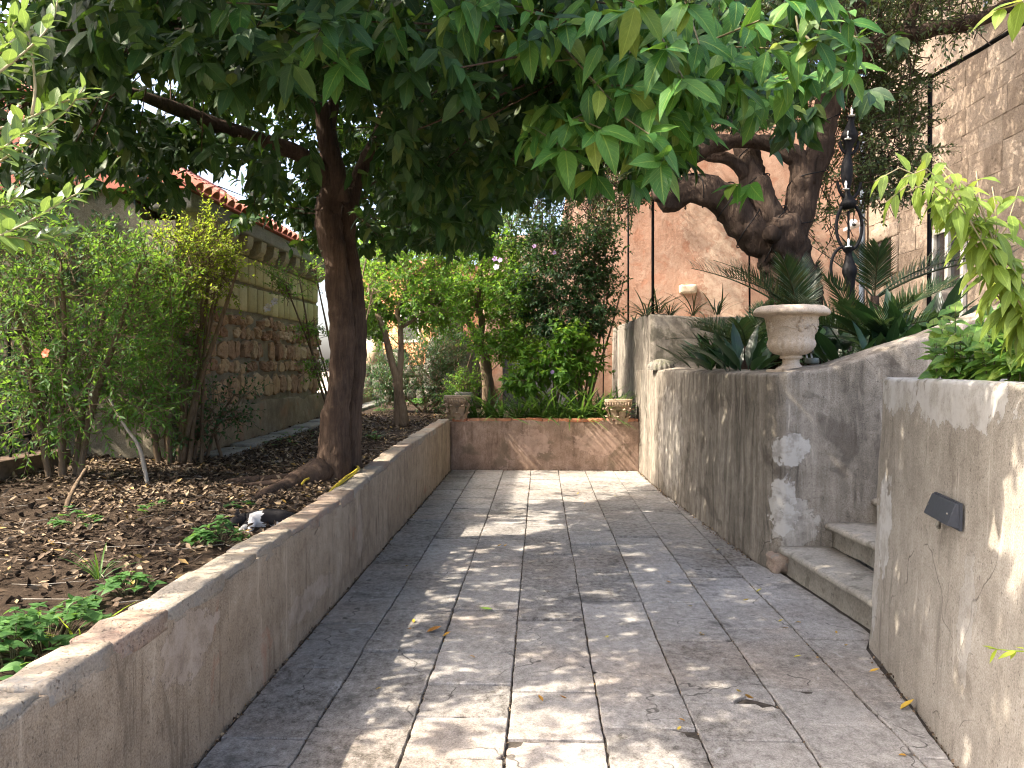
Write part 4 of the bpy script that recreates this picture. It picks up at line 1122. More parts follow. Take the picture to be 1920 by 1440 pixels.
def sun_keep(P, r=rng):
    h = floor_hit(P); hx, hy = h[:, 0], h[:, 1]
    keep = np.ones(len(P))
    nn = np.array([mnoise.noise(Vector((a * 2.2, b * 2.2, 9.0))) for a, b in zip(hx, hy)])
    # near patch of sun on the paving
    f = ((hx + 0.10) / 0.70) ** 2 + ((hy - 3.0) / 0.62) ** 2
    keep = np.where(f + nn * 0.8 < 1.0, 0.05, keep)
    # far end of the paving
    f = ((hx - 0.2) / 1.15) ** 2 + ((hy - 10.7) / 1.6) ** 2
    keep = np.where(f + nn * 0.5 < 1.0, 0.05, keep)
    f = ((hx - 0.9) / 0.8) ** 2 + ((hy - 11.3) / 1.1) ** 2
    keep = np.where(f + nn * 0.5 < 1.0, 0.1, keep)
    for (q, rad, pr) in (((2.15, 3.3, 2.15), 0.55, 0.06), ((2.0, 3.0, 1.6), 0.35, 0.25), ((1.55, 2.75, 1.15), 0.22, 0.2), ((-3.1, 7.35, 2.8), 0.8, 0.0), ((-3.9, 6.4, 1.9), 0.6, 0.25), ((-3.3, 7.0, 1.9), 0.35, 0.2), ((-2.6, 6.6, 0.6), 0.35, 0.2), ((-3.6, 5.8, 0.6), 0.4, 0.2), ((-1.6, 1.7, 2.3), 0.5, 0.1)):
        dd, kk = shaft_dist(P, q)
        keep = np.where((dd < rad) & (kk > 0), np.minimum(keep, pr), keep)
    return r.random(len(P)) < keep
tips = crown_tips(6800)
tips = tips[sun_keep(tips)]
ax = norm(rng.normal(0, 0.5, (len(tips), 3)) + (tips - np.array([-1.6, 6.4, 3.2])) * np.array([0.25, 0.25, 0.3]) + np.array([0, 0, -0.15]))
P, D, Ug, L = rosettes(tips, ax, 9, 0.065, 0.145, 0.75, (50, 100))
lowz = P[:, 2] < 3.3
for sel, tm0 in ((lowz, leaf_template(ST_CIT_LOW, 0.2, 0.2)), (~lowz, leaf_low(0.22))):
    leaf_cloud('foliage', P[sel], D[sel], Ug[sel], L[sel], tm0, MT['citrus_shade'], crown)
# inner shoots
att = np.vstack([catmull(np.array(p_), 12) for p_, _ in LIMBS])
src = tips[rng.choice(len(tips), 900, replace=False)]
dd = np.linalg.norm(src[:, None] - att[None], axis=2); j = dd.argmin(1)
far = att[j]; mid = src + (far - src) * np.minimum(1.0, 0.6 / (dd.min(1) + 1e-6))[:, None]
sticks('twigs', src, mid, 0.003, 0.006, MT['bark'], crown)
# the big near leaves that can be told apart, shoot by shoot
shoots = []
def near_region(u0, u1, v0, v1, n, Y0, Y1):
    for _ in range(n):
        shoots.append((random.uniform(u0, u1), random.uniform(v0, v1), random.uniform(Y0, Y1)))
for (u, v, Y) in ((1130, 190, 2.75), (1185, 180, 2.7), (1070, 245, 2.8), (1125, 260, 2.7), (1215, 270, 2.65), (1240, 320, 2.65), (1060, 300, 2.85), (1180, 120, 2.75), (1250, 110, 2.6), (1280, 165, 2.6),
                  (1310, 100, 2.7), (1345, 95, 2.9), (1420, 60, 2.7), (1445, 110, 2.8), (1500, 100, 2.8), (1540, 60, 2.7), (1590, 40, 2.8), (1610, 90, 2.9), (1480, 20, 2.7), (1380, 20, 2.8), (1560, 130, 2.9), (1600, 130, 3.1), (1470, 170, 3.0), (1550, 15, 2.75),
                  (1120, 40, 2.7), (1060, 60, 2.8), (990, 40, 2.8), (920, 30, 2.9), (840, 50, 2.9), (870, 20, 2.75), (990, 95, 2.9), (1200, 30, 2.6), (1290, 30, 2.6), (1230, 215, 2.75), (1160, 220, 2.9), (1105, 130, 2.95),
                  (430, 25, 2.8), (540, 70, 2.9), (600, 50, 2.8), (660, 90, 2.9), (690, 40, 3.0), (590, 95, 2.75), (650, 130, 2.8), (500, 30, 3.0), (735, 60, 3.0), (760, 110, 3.3)):
    shoots.append((u, v, Y))
T = np.array([tp(u, v - 18, Y) for (u, v, Y) in shoots])
A = norm(np.array([(random.gauss(0, .35), -0.75, random.gauss(-0.05, .3)) for _ in shoots]))
P, D, Ug, L = rosettes(T, A, 6, 0.085, 0.165, 0.7, (40, 105))
Ug = norm(np.array([0, -0.75, 0.75]) + rng.normal(0, 0.3, P.shape))
tm = [leaf_template(ST_CIT, d, f, wv) for d, f, wv in ((0.14, 0.16, 0.05), (0.24, 0.3, 0.10), (0.02, 0.12, 0.14), (0.38, 0.36, 0.06), (0.5, 0.2, 0.12))]
leaf_objects(P, D, Ug, L, tm, MT['citrus'], crown, 'leaf', rng.uniform(.75, 1.15, len(P)))
sticks('shoots', T + A * 0.01, T - A * 0.28 + np.array([0, 0, 0.10]), 0.003, 0.005, MT['twig'], crown)
# a second rank right behind them so the mass is closed, and dark hanging sprays in mid depth
T2 = []
for (u, v, Y) in shoots:
    for _ in range(5): T2.append(tp(u + random.gauss(0, 60), min(v + random.gauss(-8, 45), 345), Y + random.uniform(0.12, 0.9)))
for _ in range(330):
    u = random.uniform(655, 1010); v = random.uniform(40, 430 - max(0, u - 880) * 0.5)
    T2.append(tp(u, v, random.uniform(3.6, 6.6)))
for _ in range(180):
    T2.append(tp(random.uniform(1020, 1560), random.uniform(20, 250), random.uniform(3.2, 4.6)))
for _ in range(160):
    T2.append(tp(random.uniform(60, 520), random.uniform(0, 150), random.uniform(3.0, 4.6)))
for _ in range(330):
    u = random.uniform(40, 430); T2.append(tp(u, random.uniform(150, 300 + max(0, 330 - u) * .12), random.uniform(5.2, 7.3)))
for _ in range(60):
    T2.append(tp(random.uniform(440, 600), random.uniform(330, 425), random.uniform(7.2, 8.2)))
T2 = np.array(T2); T2 = T2[sun_keep(T2)]; u_, v_ = px_arr(T2); T2 = T2[~fork_view(u_, v_, T2[:, 1])]
A2 = norm(np.stack([rng.normal(0, .4, len(T2)), -0.4 + rng.normal(0, .4, len(T2)), rng.normal(-0.25, .3, len(T2))], 1))
P, D, Ug, L = rosettes(T2, A2, 7, 0.09, 0.14, 0.85, (45, 95))
u_, v_ = px_arr(P); lit_sel = (P[:, 1] < 3.5) & (u_ > 800)  # near leaves on the lit side take the brighter copy, others the darker
for sel, mm in ((lit_sel, 'citrus'), (~lit_sel, 'citrus_shade')):
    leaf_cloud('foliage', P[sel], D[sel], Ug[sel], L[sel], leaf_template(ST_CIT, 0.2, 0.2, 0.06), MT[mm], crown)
# unseen crown leaves added above the near-left bed to block skylight
q = np.stack([rng.uniform(-4.2, -0.7, 1500), rng.uniform(-0.4, 2.6, 1500), rng.uniform(3.1, 4.8, 1500)], 1)
q = q[sun_keep(q)]
dd, kk = shaft_dist(q, (-1.6, 1.8, 2.2)); q = q[~((dd < 0.7) & (kk > 0))]
P, D, Ug, L = rosettes(q, norm(rng.normal(0, .6, q.shape) + np.array([0, -.2, -.1])), 9, 0.09, 0.14, 0.75, (50, 100))
leaf_cloud('foliage', P, D, Ug, L, leaf_low(0.22), MT['citrus_shade'], crown)
limb('limb', [tp(320, 40, 4.3), np.array([-2.6, 3.2, 3.7]), np.array([-2.8, 1.6, 3.8])], [.045, .035, .02], MT['bark'], tree, 10, None, .01, .04, 9)

# ================================================================== GNARLED TREE ON THE TERRACE
gt = empty('gnarled_tree', at(1480, 560, Y=9.2), 'old gnarled tree with thick twisted limbs and fairy lights wound round it', 'tree')
def q_(u, v, Y=9.2): return at(u, v, Y=Y)
limb('trunk', [np.array([*q_(1490, 640)[:2], 1.38]), q_(1488, 575), q_(1482, 510), q_(1470, 470), q_(1452, 430), q_(1440, 405)], [.38, .28, .26, .29, .29, .17], MT['bark2'], gt, 44, 60, 0.085, 0.06, 5)
GL = [([q_(1460, 470), q_(1405, 430), q_(1360, 375), q_(1310, 355), q_(1270, 368), q_(1238, 382)], [.26, .24, .21, .19, .17, .13]),
      ([q_(1455, 440), q_(1435, 390), q_(1415, 340, 9.35), q_(1400, 290, 9.5), q_(1385, 230, 9.7), q_(1360, 160, 9.9)], [.25, .21, .18, .155, .13, .10]),
      ([q_(1480, 450), q_(1500, 380), q_(1525, 310), q_(1545, 240), q_(1560, 170), q_(1590, 80), q_(1610, -30)], [.24, .2, .17, .15, .14, .13, .11]),
      ([q_(1505, 350), q_(1500, 300), q_(1465, 280), q_(1430, 265), q_(1380, 262), q_(1330, 275), q_(1270, 300), q_(1245, 350), q_(1238, 378)], [.16, .14, .11, .105, .10, .12, .14, .15, .12]),
      ([q_(1575, 150), q_(1620, 100, 9.0), q_(1680, 72, 8.8), q_(1750, 55, 8.6), q_(1830, 38, 8.4), q_(1900, 8, 8.2)], [.14, .12, .105, .095, .085, .06]),
      ([q_(1690, 72, 8.8), q_(1712, 30, 8.8), q_(1725, -30, 8.8)], [.09, .08, .07]),
      ([q_(1415, 340, 9.35), q_(1370, 300, 9.4), q_(1325, 290, 9.5), q_(1270, 250, 9.8), q_(1180, 200, 10.2)], [.10, .085, .075, .06, .04]),
      ([q_(1390, 250, 9.6), q_(1450, 180, 9.8), q_(1500, 80, 10)], [.09, .075, .05])]
for i, (p_, r_) in enumerate(GL): limb('limb', p_, [x_ * .84 for x_ in r_], MT['bark2'], gt, 30, None, np.mean(r_) * 0.34, 0.06, 50 + i * 3)
V, Fc = tube_vf([q_(1447, 440, 8.95), q_(1446, 436, 8.78)], [.10, .075], 14, 6, 0.015, 9, 3); quick('pruned_stub', V, Fc, MT['bark2'], gt, True)
gcrown = child_empty('crown', gt)
blobs = [((1660, 250, 9.6), (.62, .9, .62), 150), ((1630, 330, 9.4), (.55, .7, .35), 90), ((1690, 120, 9.4), (.9, 1.2, .6), 150), ((1560, 320, 9.9), (.4, .6, .5), 60), ((1540, 420, 9.9), (.4, .5, .35), 40),
         ((1480, 90, 10.2), (1.6, 1.5, .9), 260), ((1250, 130, 10.8), (1.8, 1.6, 1.2), 260), ((1010, 200, 11.5), (1.6, 1.6, 1.3), 220), ((1080, 360, 11.6), (1.0, 1.0, .5), 110), ((1180, 330, 10.8), (.6, .8, .5), 70), ((930, 330, 12), (1.0, 1.2, .8), 110), ((1350, -80, 9.6), (3, 2.2, .9), 330), ((1650, -120, 8.8), (1.8, 1.8, .9), 240), ((900, 60, 11.0), (1.5, 1.6, 1.3), 140)]
TT = []; 
for (c, rad, n) in blobs:
    p_, d_ = in_ellipsoid(int(n * 1.5), at(c[0], c[1], Y=c[2]), rad); TT.append(p_)
for (c, rad, n) in (((1.6, 8.6, 5.2), (2.0, 2.0, .9), 520), ((3.2, 10.6, 6.6), (2.4, 2.4, 1.1), 620), ((2.2, 15.0, 6.9), (2.3, 1.6, 1.3), 560), ((0.6, 13.6, 5.6), (1.2, 1.2, 1.0), 220), ((4.6, 13.0, 7.9), (2.2, 2.4, 1.1), 620), ((4.2, 10.4, 8.3), (2.2, 2.2, 1.0), 620), ((1.4, 14.6, 7.6), (2.0, 2.0, 1.0), 420), ((3.4, 7.4, 5.6), (1.4, 1.4, .7), 220)):  # extra crown masses, several out of view, added to shade house and salmon wall
    p_, d_ = in_ellipsoid(n, c, rad); TT.append(p_)
TT = np.vstack(TT)
u_, v_ = px_arr(TT)
TT = TT[~((u_ > 1725) & (v_ > 60) & (v_ < 420)) & ~((u_ > 1235) & (u_ < 1600) & (v_ > 255) & (rng.random(len(TT)) < 0.75))]
hk = np.ones(len(TT))
for (q, rad, pr) in (((2.2, 3.3, 2.2), 0.4, 0.0),):
    dd, kk = shaft_dist(TT, q); hk = np.where((dd < rad) & (kk > 0), pr, hk)
TT = TT[rng.random(len(TT)) < hk]
A = norm(rng.normal(0, 1, TT.shape) + np.array([0, -0.2, 0.1]))
P, D, Ug, L, E = sprigs(TT, A, 28, 0.42, 0.05, 0.085, droop=0.1, splay=65)
leaf_cloud('foliage', P, D, Ug, L, leaf_low(0.2, 0.6, 0.1, 0.15), MT['smallleaf'], gcrown)
sticks('twigs', TT - A * 0.25, E, 0.006, 0.002, MT['bark2'], gcrown)
# fairy light cable wound round the limbs
cab = []
for (p_, r_) in (GL[0], GL[1], GL[2]):
    C = catmull(np.hstack([np.array(p_), np.array(r_)[:, None]]), 90)[:78]
    T_ = norm(np.gradient(C[:, :3], axis=0)); a0 = norm(np.cross(T_, np.array([0.2, 0.5, 0.8]))); b0 = np.cross(T_, a0)
    ph = np.linspace(0, 2 * math.pi * 4.2, len(C))
    pts = C[:, :3] + (a0 * np.cos(ph)[:, None] + b0 * np.sin(ph)[:, None]) * (C[:, 3:4] * 0.94 + 0.008)
    cab.append(tube_vf(pts, 0.007, 5, len(pts)))
fl = quick('fairy_light_cable', *merge_parts(cab), MT['iron'], None, True); tag(fl, 'thin black fairy light cable wound round the gnarled limbs', 'cable')

# ================================================================== SHRUBS AND SMALL TREES
DENS = 2.4
def ground_z(x, y): return far_z(x, y) if (x > -1.53 and y > 12.19) else bed_z(x, y)
def shrub(name, label, cat, base, blobs, mat, tmpl, l0, l1, ls=0.3, nl=12, stems=None, smat='bark3', splay=60, up=0.35, droop=0.1, group=None, srad=0.014, stem_name='stem', opposite=True, keep=None):
    base = np.asarray(base, float).copy(); base[2] = ground_z(base[0], base[1])
    t = empty(name, base, label, cat, group)
    T = []; B = []
    for (c, rad, n) in blobs:
        cc = at(c[0], c[1], Y=c[2]) if len(c) == 3 else np.array(c[0])
        p_, d_ = in_ellipsoid(int(n * DENS), cc, rad); T.append(p_); B.append((cc, rad))
    T = np.vstack(T)
    if keep is not None: T = T[keep(T)]
    cen = T.mean(0)
    A = norm(norm(T - cen) * 0.5 + rng.normal(0, 0.6, T.shape) + np.array([0, 0, up]))
    lsv = ls * rng.uniform(0.6, 1.3, len(T))
    P, D, Ug, L, E = sprigs(T, A, nl, lsv, l0, l1, splay=splay, droop=droop, opposite=opposite)
    leaf_cloud('foliage', P, D, Ug, L, tmpl, MT[mat], t)
    sticks('twigs', T - A * 0.12, E, srad * 0.28, 0.0015, MT[smat], t)
    if stems is None:
        stems = []
        for (cc, rad) in B:
            m1 = base + (cc - base) * 0.4 + rng.normal(0, 0.06, 3) + np.array([0, 0, 0.1])
            stems.append(([base + np.array([rng.normal(0, .05), rng.normal(0, .05), -0.05]), m1, cc], [srad * 1.4, srad * 1.1, srad * 0.6]))
    for i, (p_, r_) in enumerate(stems):
        g0 = ground_z(p_[0][0], p_[0][1])
        if p_[0][2] > g0 + 0.02 and np.linalg.norm(p_[0][:2] - base[:2]) < 0.3 and p_[0][2] < g0 + 0.6: p_ = [np.array([p_[0][0], p_[0][1], g0 - 0.04])] + list(p_); r_ = [r_[0] * 1.15] + list(r_)
        limb(stem_name, p_, r_, MT[smat], t, 8, None, np.mean(r_) * 0.15, 0.04, i)
    # shoots joining sprigs to stems
    att = np.vstack([catmull(np.array(p_), 14)[4:] for p_, _ in stems])
    k = rng.choice(len(T), min(len(T), 60), replace=False)
    d = np.linalg.norm(T[k][:, None] - att[None], axis=2); j = d.argmin(1)
    sticks('branchlets', T[k], att[j], srad * 0.2, srad * 0.45, MT[smat], t)
    return t
S_LANCE = leaf_low(0.14, 0.42, 0.15, 0.2); S_SMALL = leaf_low(0.26, 0.45, 0.12, 0.2); S_HIB = leaf_template(ST_HIB, 0.2, 0.15); S_HEART = leaf_template(ST_HEART, 0.2, 0.2)

# V-forked small tree
b = at(757, 792, Y=11.6)
shrub('hibiscus_tree', 'slim pale V-forked tree rising from the bed behind the carved capital', 'tree', b,
      [((760, 520, 12.0), (.75, .6, .55), 130), ((700, 590, 11.8), (.35, .45, .35), 45), ((800, 580, 11.9), (.5, .5, .35), 70), ((720, 470, 12.3), (.4, .5, .5), 50), ((830, 470, 12.2), (.5, .5, .35), 50)],
      'hibiscus', S_SMALL, 0.06, 0.095, 0.3, 14,
      stems=[([at(757, 800, Y=11.6), at(750, 745, Y=11.6), at(744, 715, Y=11.6)], [.085, .065, .06]),
             ([at(746, 725, Y=11.6), at(735, 680, Y=11.6), at(722, 625, Y=11.6), at(712, 600, Y=11.6), at(690, 540, Y=11.7)], [.06, .052, .045, .04, .02]),
             ([at(748, 725, Y=11.6), at(752, 670, Y=11.65), at(750, 605, Y=11.7), at(745, 585, Y=11.7), at(770, 520, Y=11.8)], [.055, .045, .038, .034, .02]),
             ([at(750, 615, Y=11.7), at(775, 600, Y=11.75), at(810, 570, Y=11.8)], [.03, .025, .015])], stem_name='trunk')
# leaning trunk tree
b = at(915, 757, Y=13.3)
shrub('hibiscus_tree', 'leafy small tree with pale leaning trunk right of the first capital', 'tree', b,
      [((900, 500, 13.6), (.7, .6, .75), 140), ((860, 560, 13.3), (.35, .4, .4), 55), ((950, 560, 13.2), (.45, .45, .5), 70), ((880, 440, 13.7), (.45, .5, .4), 50), ((960, 640, 13.1), (.4, .4, .35), 55), ((900, 640, 13.0), (.25, .3, .25), 20)],
      'hibiscus', S_SMALL, 0.065, 0.10, 0.3, 14,
      stems=[([at(916, 765, Y=13.3), at(914, 720, Y=13.3), at(908, 670, Y=13.3), at(898, 640, Y=13.3)], [.12, .10, .085, .08]),
             ([at(902, 655, Y=13.3), at(885, 615, Y=13.3), at(868, 585, Y=13.3), at(850, 520, Y=13.4)], [.07, .055, .045, .025]),
             ([at(900, 645, Y=13.3), at(904, 600, Y=13.35), at(896, 570, Y=13.4), at(905, 480, Y=13.5)], [.065, .055, .05, .025])], stem_name='trunk')
# tall hibiscus shrub with thin stems
b = at(1095, 735, Y=13.0)
shrub('hibiscus_shrub', 'tall dark hibiscus shrub of many thin stems by the upper terrace wall', 'shrub', b,
      [((1060, 500, 13.2), (.75, .6, .75), 170), ((1110, 560, 13.0), (.4, .4, .6), 80), ((1000, 560, 13.2), (.4, .4, .4), 60), ((1060, 610, 13.0), (.55, .4, .35), 70), ((1130, 460, 13.1), (.25, .4, .4), 35), ((1000, 440, 13.4), (.5, .4, .4), 50)],
      'darkshrub', S_HIB, 0.06, 0.095, 0.32, 12,
      stems=[([b + np.array([dx, dy, -.05]), b + np.array([dx * 2.4, dy, .55]), b + np.array([dx * 4.0, dy, 1.2]), b + np.array([dx * 5.5, dy, 1.9])], [.02, .017, .014, .008]) for dx, dy in ((-.09, 0), (-.03, .05), (.03, -.04), (.08, .02), (.12, -.03), (-.06, -.06))])
# bright large-leaved shrub in front of the board
b = at(1035, 748, Y=12.75)
t_ = shrub('leafy_shrub', 'bright green broad-leaved shrub in front of the grey board', 'shrub', b,
      [((1030, 680, 12.7), (.45, .3, .30), 40), ((985, 715, 12.6), (.25, .25, .22), 22), ((1070, 640, 12.7), (.3, .3, .25), 26), ((1060, 700, 12.6), (.25, .25, .2), 18), ((1100, 680, 12.8), (.2, .25, .3), 16)],
      'hibiscus', S_HIB, 0.09, 0.14, 0.25, 10, srad=0.012, up=0.2, droop=0.3)
# dark bush in the corner
shrub('dark_bush', 'dense dark bush filling the corner beyond the V-forked tree', 'shrub', at(800, 765, Y=14.2),
      [((770, 690, 14.3), (.6, .5, .6), 120), ((830, 650, 14.4), (.5, .5, .6), 110), ((720, 720, 14.3), (.35, .4, .4), 60), ((830, 740, 14.2), (.4, .4, .3), 60)],
      'darkshrub', S_LANCE, 0.06, 0.09, 0.28, 14)
shrub('dark_bush', 'low green bush between capital and leaning trunk', 'shrub', at(868, 752, Y=12.9),
      [((872, 722, 12.9), (.22, .22, .2), 28), ((850, 745, 12.8), (.15, .2, .12), 14)], 'hibiscus', S_SMALL, 0.045, 0.07, 0.2, 12)
shrub('hibiscus_shrub', 'bright sunlit leafy screen behind the two small trees', 'shrub', at(850, 740, Y=15.6),
      [((730, 500, 15.4), (.8, .4, .7), 90), ((830, 560, 15.6), (.5, .4, .6), 70), ((940, 520, 15.6), (.6, .4, .8), 90), ((900, 430, 15.6), (.7, .4, .5), 60), ((700, 600, 15.4), (.4, .4, .4), 40), ((980, 640, 15.5), (.4, .3, .5), 40)], 'hibiscus', S_SMALL, 0.07, 0.11, 0.32, 12)
# white-flowered shrub behind the big trunk
b = at(640, 800, Y=10.6)
shrub('hibiscus_shrub', 'light green shrub with two white blooms reaching left of the big trunk', 'shrub', b,
      [((562, 525, 9.6), (.32, .4, .16), 36), ((590, 505, 9.9), (.25, .3, .22), 26), ((540, 545, 9.5), (.15, .2, .10), 12), ((690, 470, 11), (.5, .5, .45), 60), ((700, 540, 10.9), (.3, .4, .3), 34), ((595, 690, 9.8), (.18, .25, .14), 12), ((590, 620, 9.9), (.2, .25, .12), 12)],
      'hibiscus', S_SMALL, 0.035, 0.06, 0.26, 14, keep=lambda T: ~((((floor_hit(T)[:, 0] - .2) / 1.1) ** 2 + ((floor_hit(T)[:, 1] - 10.7) / 1.5) ** 2 < 1) & (rng.random(len(T)) < .85)))
# ---- the shrubs along the left side
DENS = 1.15
for (nm, lab, bp, bl, mt, tm_, l0, l1, nl) in (
    ('pomegranate_shrub', 'tall bushy shrub with clustered tan stems at the left edge of the bed', at(120, 905, Y=6.45),
     [((130, 560, 6.4), (.6, .6, .6), 130), ((60, 650, 6.3), (.45, .5, .5), 90), ((230, 640, 6.5), (.45, .45, .45), 90), ((170, 740, 6.4), (.6, .5, .35), 90), ((30, 500, 6.2), (.4, .5, .5), 70), ((270, 560, 6.6), (.35, .4, .45), 60), ((60, 790, 6.3), (.35, .4, .25), 40), ((250, 760, 6.5), (.3, .35, .25), 36)], 'shrub', S_LANCE, 0.055, 0.095, 14),
    ('pomegranate_shrub', 'arching green shrub in front of the rubble wall', at(318, 868, Y=7.35),
     [((300, 570, 7.3), (.36, .4, .45), 80), ((325, 650, 7.4), (.34, .4, .3), 60), ((275, 690, 7.2), (.35, .4, .35), 60), ((310, 740, 7.3), (.3, .35, .2), 36), ((285, 530, 7.3), (.35, .4, .35), 60), ((235, 500, 7.2), (.4, .4, .25), 50)], 'shrub', S_LANCE, 0.055, 0.095, 14),
    ('privet_shrub', 'tall dark background shrub behind the left stems', at(60, 880, Y=7.4),
     [((80, 480, 7.6), (.8, .6, .7), 150), ((20, 640, 7.6), (.7, .6, .6), 130), ((180, 560, 7.7), (.6, .5, .6), 110), ((40, 780, 7.5), (.6, .5, .4), 80), ((230, 700, 7.6), (.3, .4, .5), 40), ((200, 490, 7.6), (.5, .5, .35), 80), ((20, 430, 7.4), (.5, .5, .35), 70)], 'darkshrub', S_SMALL, 0.05, 0.08, 14),
    ('creeper_shrub', 'sunlit yellow-green shrub with upright sprays against the tuff blocks', at(352, 866, Y=7.4),
     [((380, 480, 7.35), (.26, .25, .2), 60), ((350, 530, 7.3), (.26, .25, .18), 55), ((405, 530, 7.4), (.16, .2, .18), 34), ((335, 455, 7.3), (.18, .22, .16), 34), ((425, 490, 7.45), (.12, .16, .10), 18), ((395, 430, 7.4), (.06, .1, .14), 12), ((330, 590, 7.2), (.2, .2, .15), 26)], 'yellowshrub', S_SMALL, 0.03, 0.05, 16),
    ('dark_bush', 'low dark leafy growth at the foot of the rubble wall', at(390, 850, Y=7.75),
     [((400, 770, 7.7), (.30, .3, .14), 22), ((440, 780, 7.8), (.2, .25, .08), 14), ((370, 815, 7.6), (.3, .3, .12), 26), ((440, 740, 7.8), (.2, .2, .06), 8)], 'darkshrub', S_SMALL, 0.045, 0.07, 10)):
    shrub(nm, lab, 'shrub', bp, bl, mt, tm_, l0, l1, 0.28, nl,
          stems=None if nm != 'pomegranate_shrub' else [([bp + np.array([dx, dy, -.06]), bp + np.array([dx * 2.2, dy * 2, .6]), bp + np.array([dx * 4 + .03, dy * 3, 1.25]), bp + np.array([dx * 6, dy * 4, 1.8])], [.03, .026, .02, .01]) for dx, dy in ((-.10, .02), (-.04, .06), (.02, -.05), (.06, .03), (.11, 0), (-.07, -.05))])
# a hanging shoot of leaves in the left shrub and its leaning dead branch
V, Fc = tube_vf([at(205, 748, Y=6.2), at(235, 800, Y=6.2), at(262, 842, Y=6.2), at(278, 915, Y=6.2)], [.009, .013, .015, .017], 8, 16, 0.004)
tag(quick('dead_branch', V, Fc, MT['wood'], None, True), 'bare pale dead branch leaning out of the left shrubs', 'branch')
V, Fc = tube_vf([at(118, 985, Y=5.05), at(128, 940, Y=5.2), at(145, 905, Y=5.5), at(160, 880, Y=5.7)], [.018, .016, .014, .01], 8, 16, 0.004)
tag(quick('shrub_stem', V, Fc, MT['bark3'], None, True), 'single crooked bare stem rooted in front of the left shrubs', 'stem')

# ---- flowers
def flower(u, v, Y, r, mat, name, label, grp=None, face=(-.3, -1, .3)):
    c = at(u, v, Y=Y); A = norm(np.array(face)); a0 = norm(np.cross(A, (0, 0, 1.0))); b0 = np.cross(A, a0)
    t = empty(name, c, label, 'flower', grp)
    for k in range(5):
        an = k * 2 * math.pi / 5
        d = a0 * math.cos(an) + b0 * math.sin(an); s_ = -a0 * math.sin(an) + b0 * math.cos(an)
        V = [c, c + d * r * .5 - s_ * r * .38 + A * r * .35, c + d * r * .95 - s_ * r * .36 + A * r * .30, c + d * r * 1.05 + A * r * .22, c + d * r * .95 + s_ * r * .36 + A * r * .30, c + d * r * .5 + s_ * r * .38 + A * r * .35, c + d * r * .5 + A * r * .25]
        quick('petal', V, [(0, 1, 6), (1, 2, 3, 6), (6, 3, 4, 5), (0, 6, 5)], MT[mat], t, True)
    V, Fc = tube_vf([c, c + A * r * .7], [r * .08, r * .05], 6); quick('stamen', V, Fc, MT['palestem'], t)
flower(503, 578, 9.35, 0.055, 'petal', 'white_flower', 'lower of the two white blooms left of the big trunk')
flower(516, 566, 9.4, 0.05, 'petal', 'white_flower', 'upper of the two white blooms left of the big trunk')
flower(931, 501, 12.6, 0.05, 'petal', 'white_flower', 'single white bloom high in the middle shrubs')
flower(928, 486, 12.6, 0.045, 'lilac', 'lilac_flower', 'lilac bloom just above the single white bloom')
flower(938, 488, 12.7, 0.04, 'lilac', 'lilac_flower', 'lilac bloom touching its twin on the right, above the white bloom')
flower(1002, 462, 12.9, 0.035, 'lilac', 'lilac_flower', 'lilac bloom near the top of the dark hibiscus shrub')
flower(1040, 474, 12.9, 0.035, 'lilac', 'lilac_flower', 'pale lilac bloom on the right of the dark hibiscus shrub')
flower(1036, 698, 12.4, 0.035, 'lilac', 'lilac_flower', 'small lilac bloom low among the bright broad leaves')
flower(87, 663, 5.7, 0.035, 'redpetal', 'red_flower', 'small red-orange bloom in the left shrub')

# ================================================================== STRAP-LEAVED CLUMPS
def clump(c, n, l0, l1, mat, tmpl, name, label, cat='plant', group=None, lean=(0.15, 0.95), part='leaf', wr=None, spread=0.05):
    c = np.asarray(c, float)
    t = empty(name, c, label, cat, group)
    an = rng.uniform(0, 6.28, n); ti = rng.uniform(lean[0], lean[1], n)
    D = np.stack([np.cos(an) * np.sin(ti), np.sin(an) * np.sin(ti), np.cos(ti)], 1)
    P = c + np.stack([np.cos(an), np.sin(an), np.zeros(n)], 1) * rng.uniform(0, spread, n)[:, None] - np.array([0, 0, 0.015])
    Ug = np.tile(np.array([0, 0, 1.0]), (n, 1)) + rng.normal(0, 0.1, (n, 3))
    leaf_objects(P, D, Ug, rng.uniform(l0, l1, n), tmpl, MT[mat], t, part, wr)
    return t
STRAPS = [leaf_template([(a_, w_ * 1.25) for a_, w_ in [(0, .012), (.2, .018), (.4, .019), (.6, .017), (.8, .012), (1, .001)]], d, 0.25) for d in (0.45, 0.75, 0.95)]
names_l = ['leftmost', 'second', 'third', 'fourth', 'fifth', 'sixth', 'seventh', 'eighth', 'ninth', 'tenth', 'eleventh']
for i in range(11):
    x = -0.98 + i * 0.205 + random.uniform(-.03, .03)
    clump((x, 12.32 + random.uniform(-.06, .12), 0.71), 34, 0.45, 0.75, 'liriope', STRAPS, 'lilyturf',
          f'{names_l[i]} clump of arching strap leaves from the left along the end wall' if i else 'leftmost clump of arching strap leaves along the end wall', group='strap-leaved clumps behind the end wall')
for i in range(5):
    x = 0.0 + i * 0.3 + random.uniform(-.05, .05)
    clump((x, 12.75 + random.uniform(-.1, .15), 0.71), 30, 0.5, 0.85, 'liriope', STRAPS, 'lilyturf', ('leftmost', 'second', 'middle', 'fourth', 'rightmost')[i] + ' strap-leaved clump of the second row below the dark hibiscus', group='strap-leaved clumps of the second row')
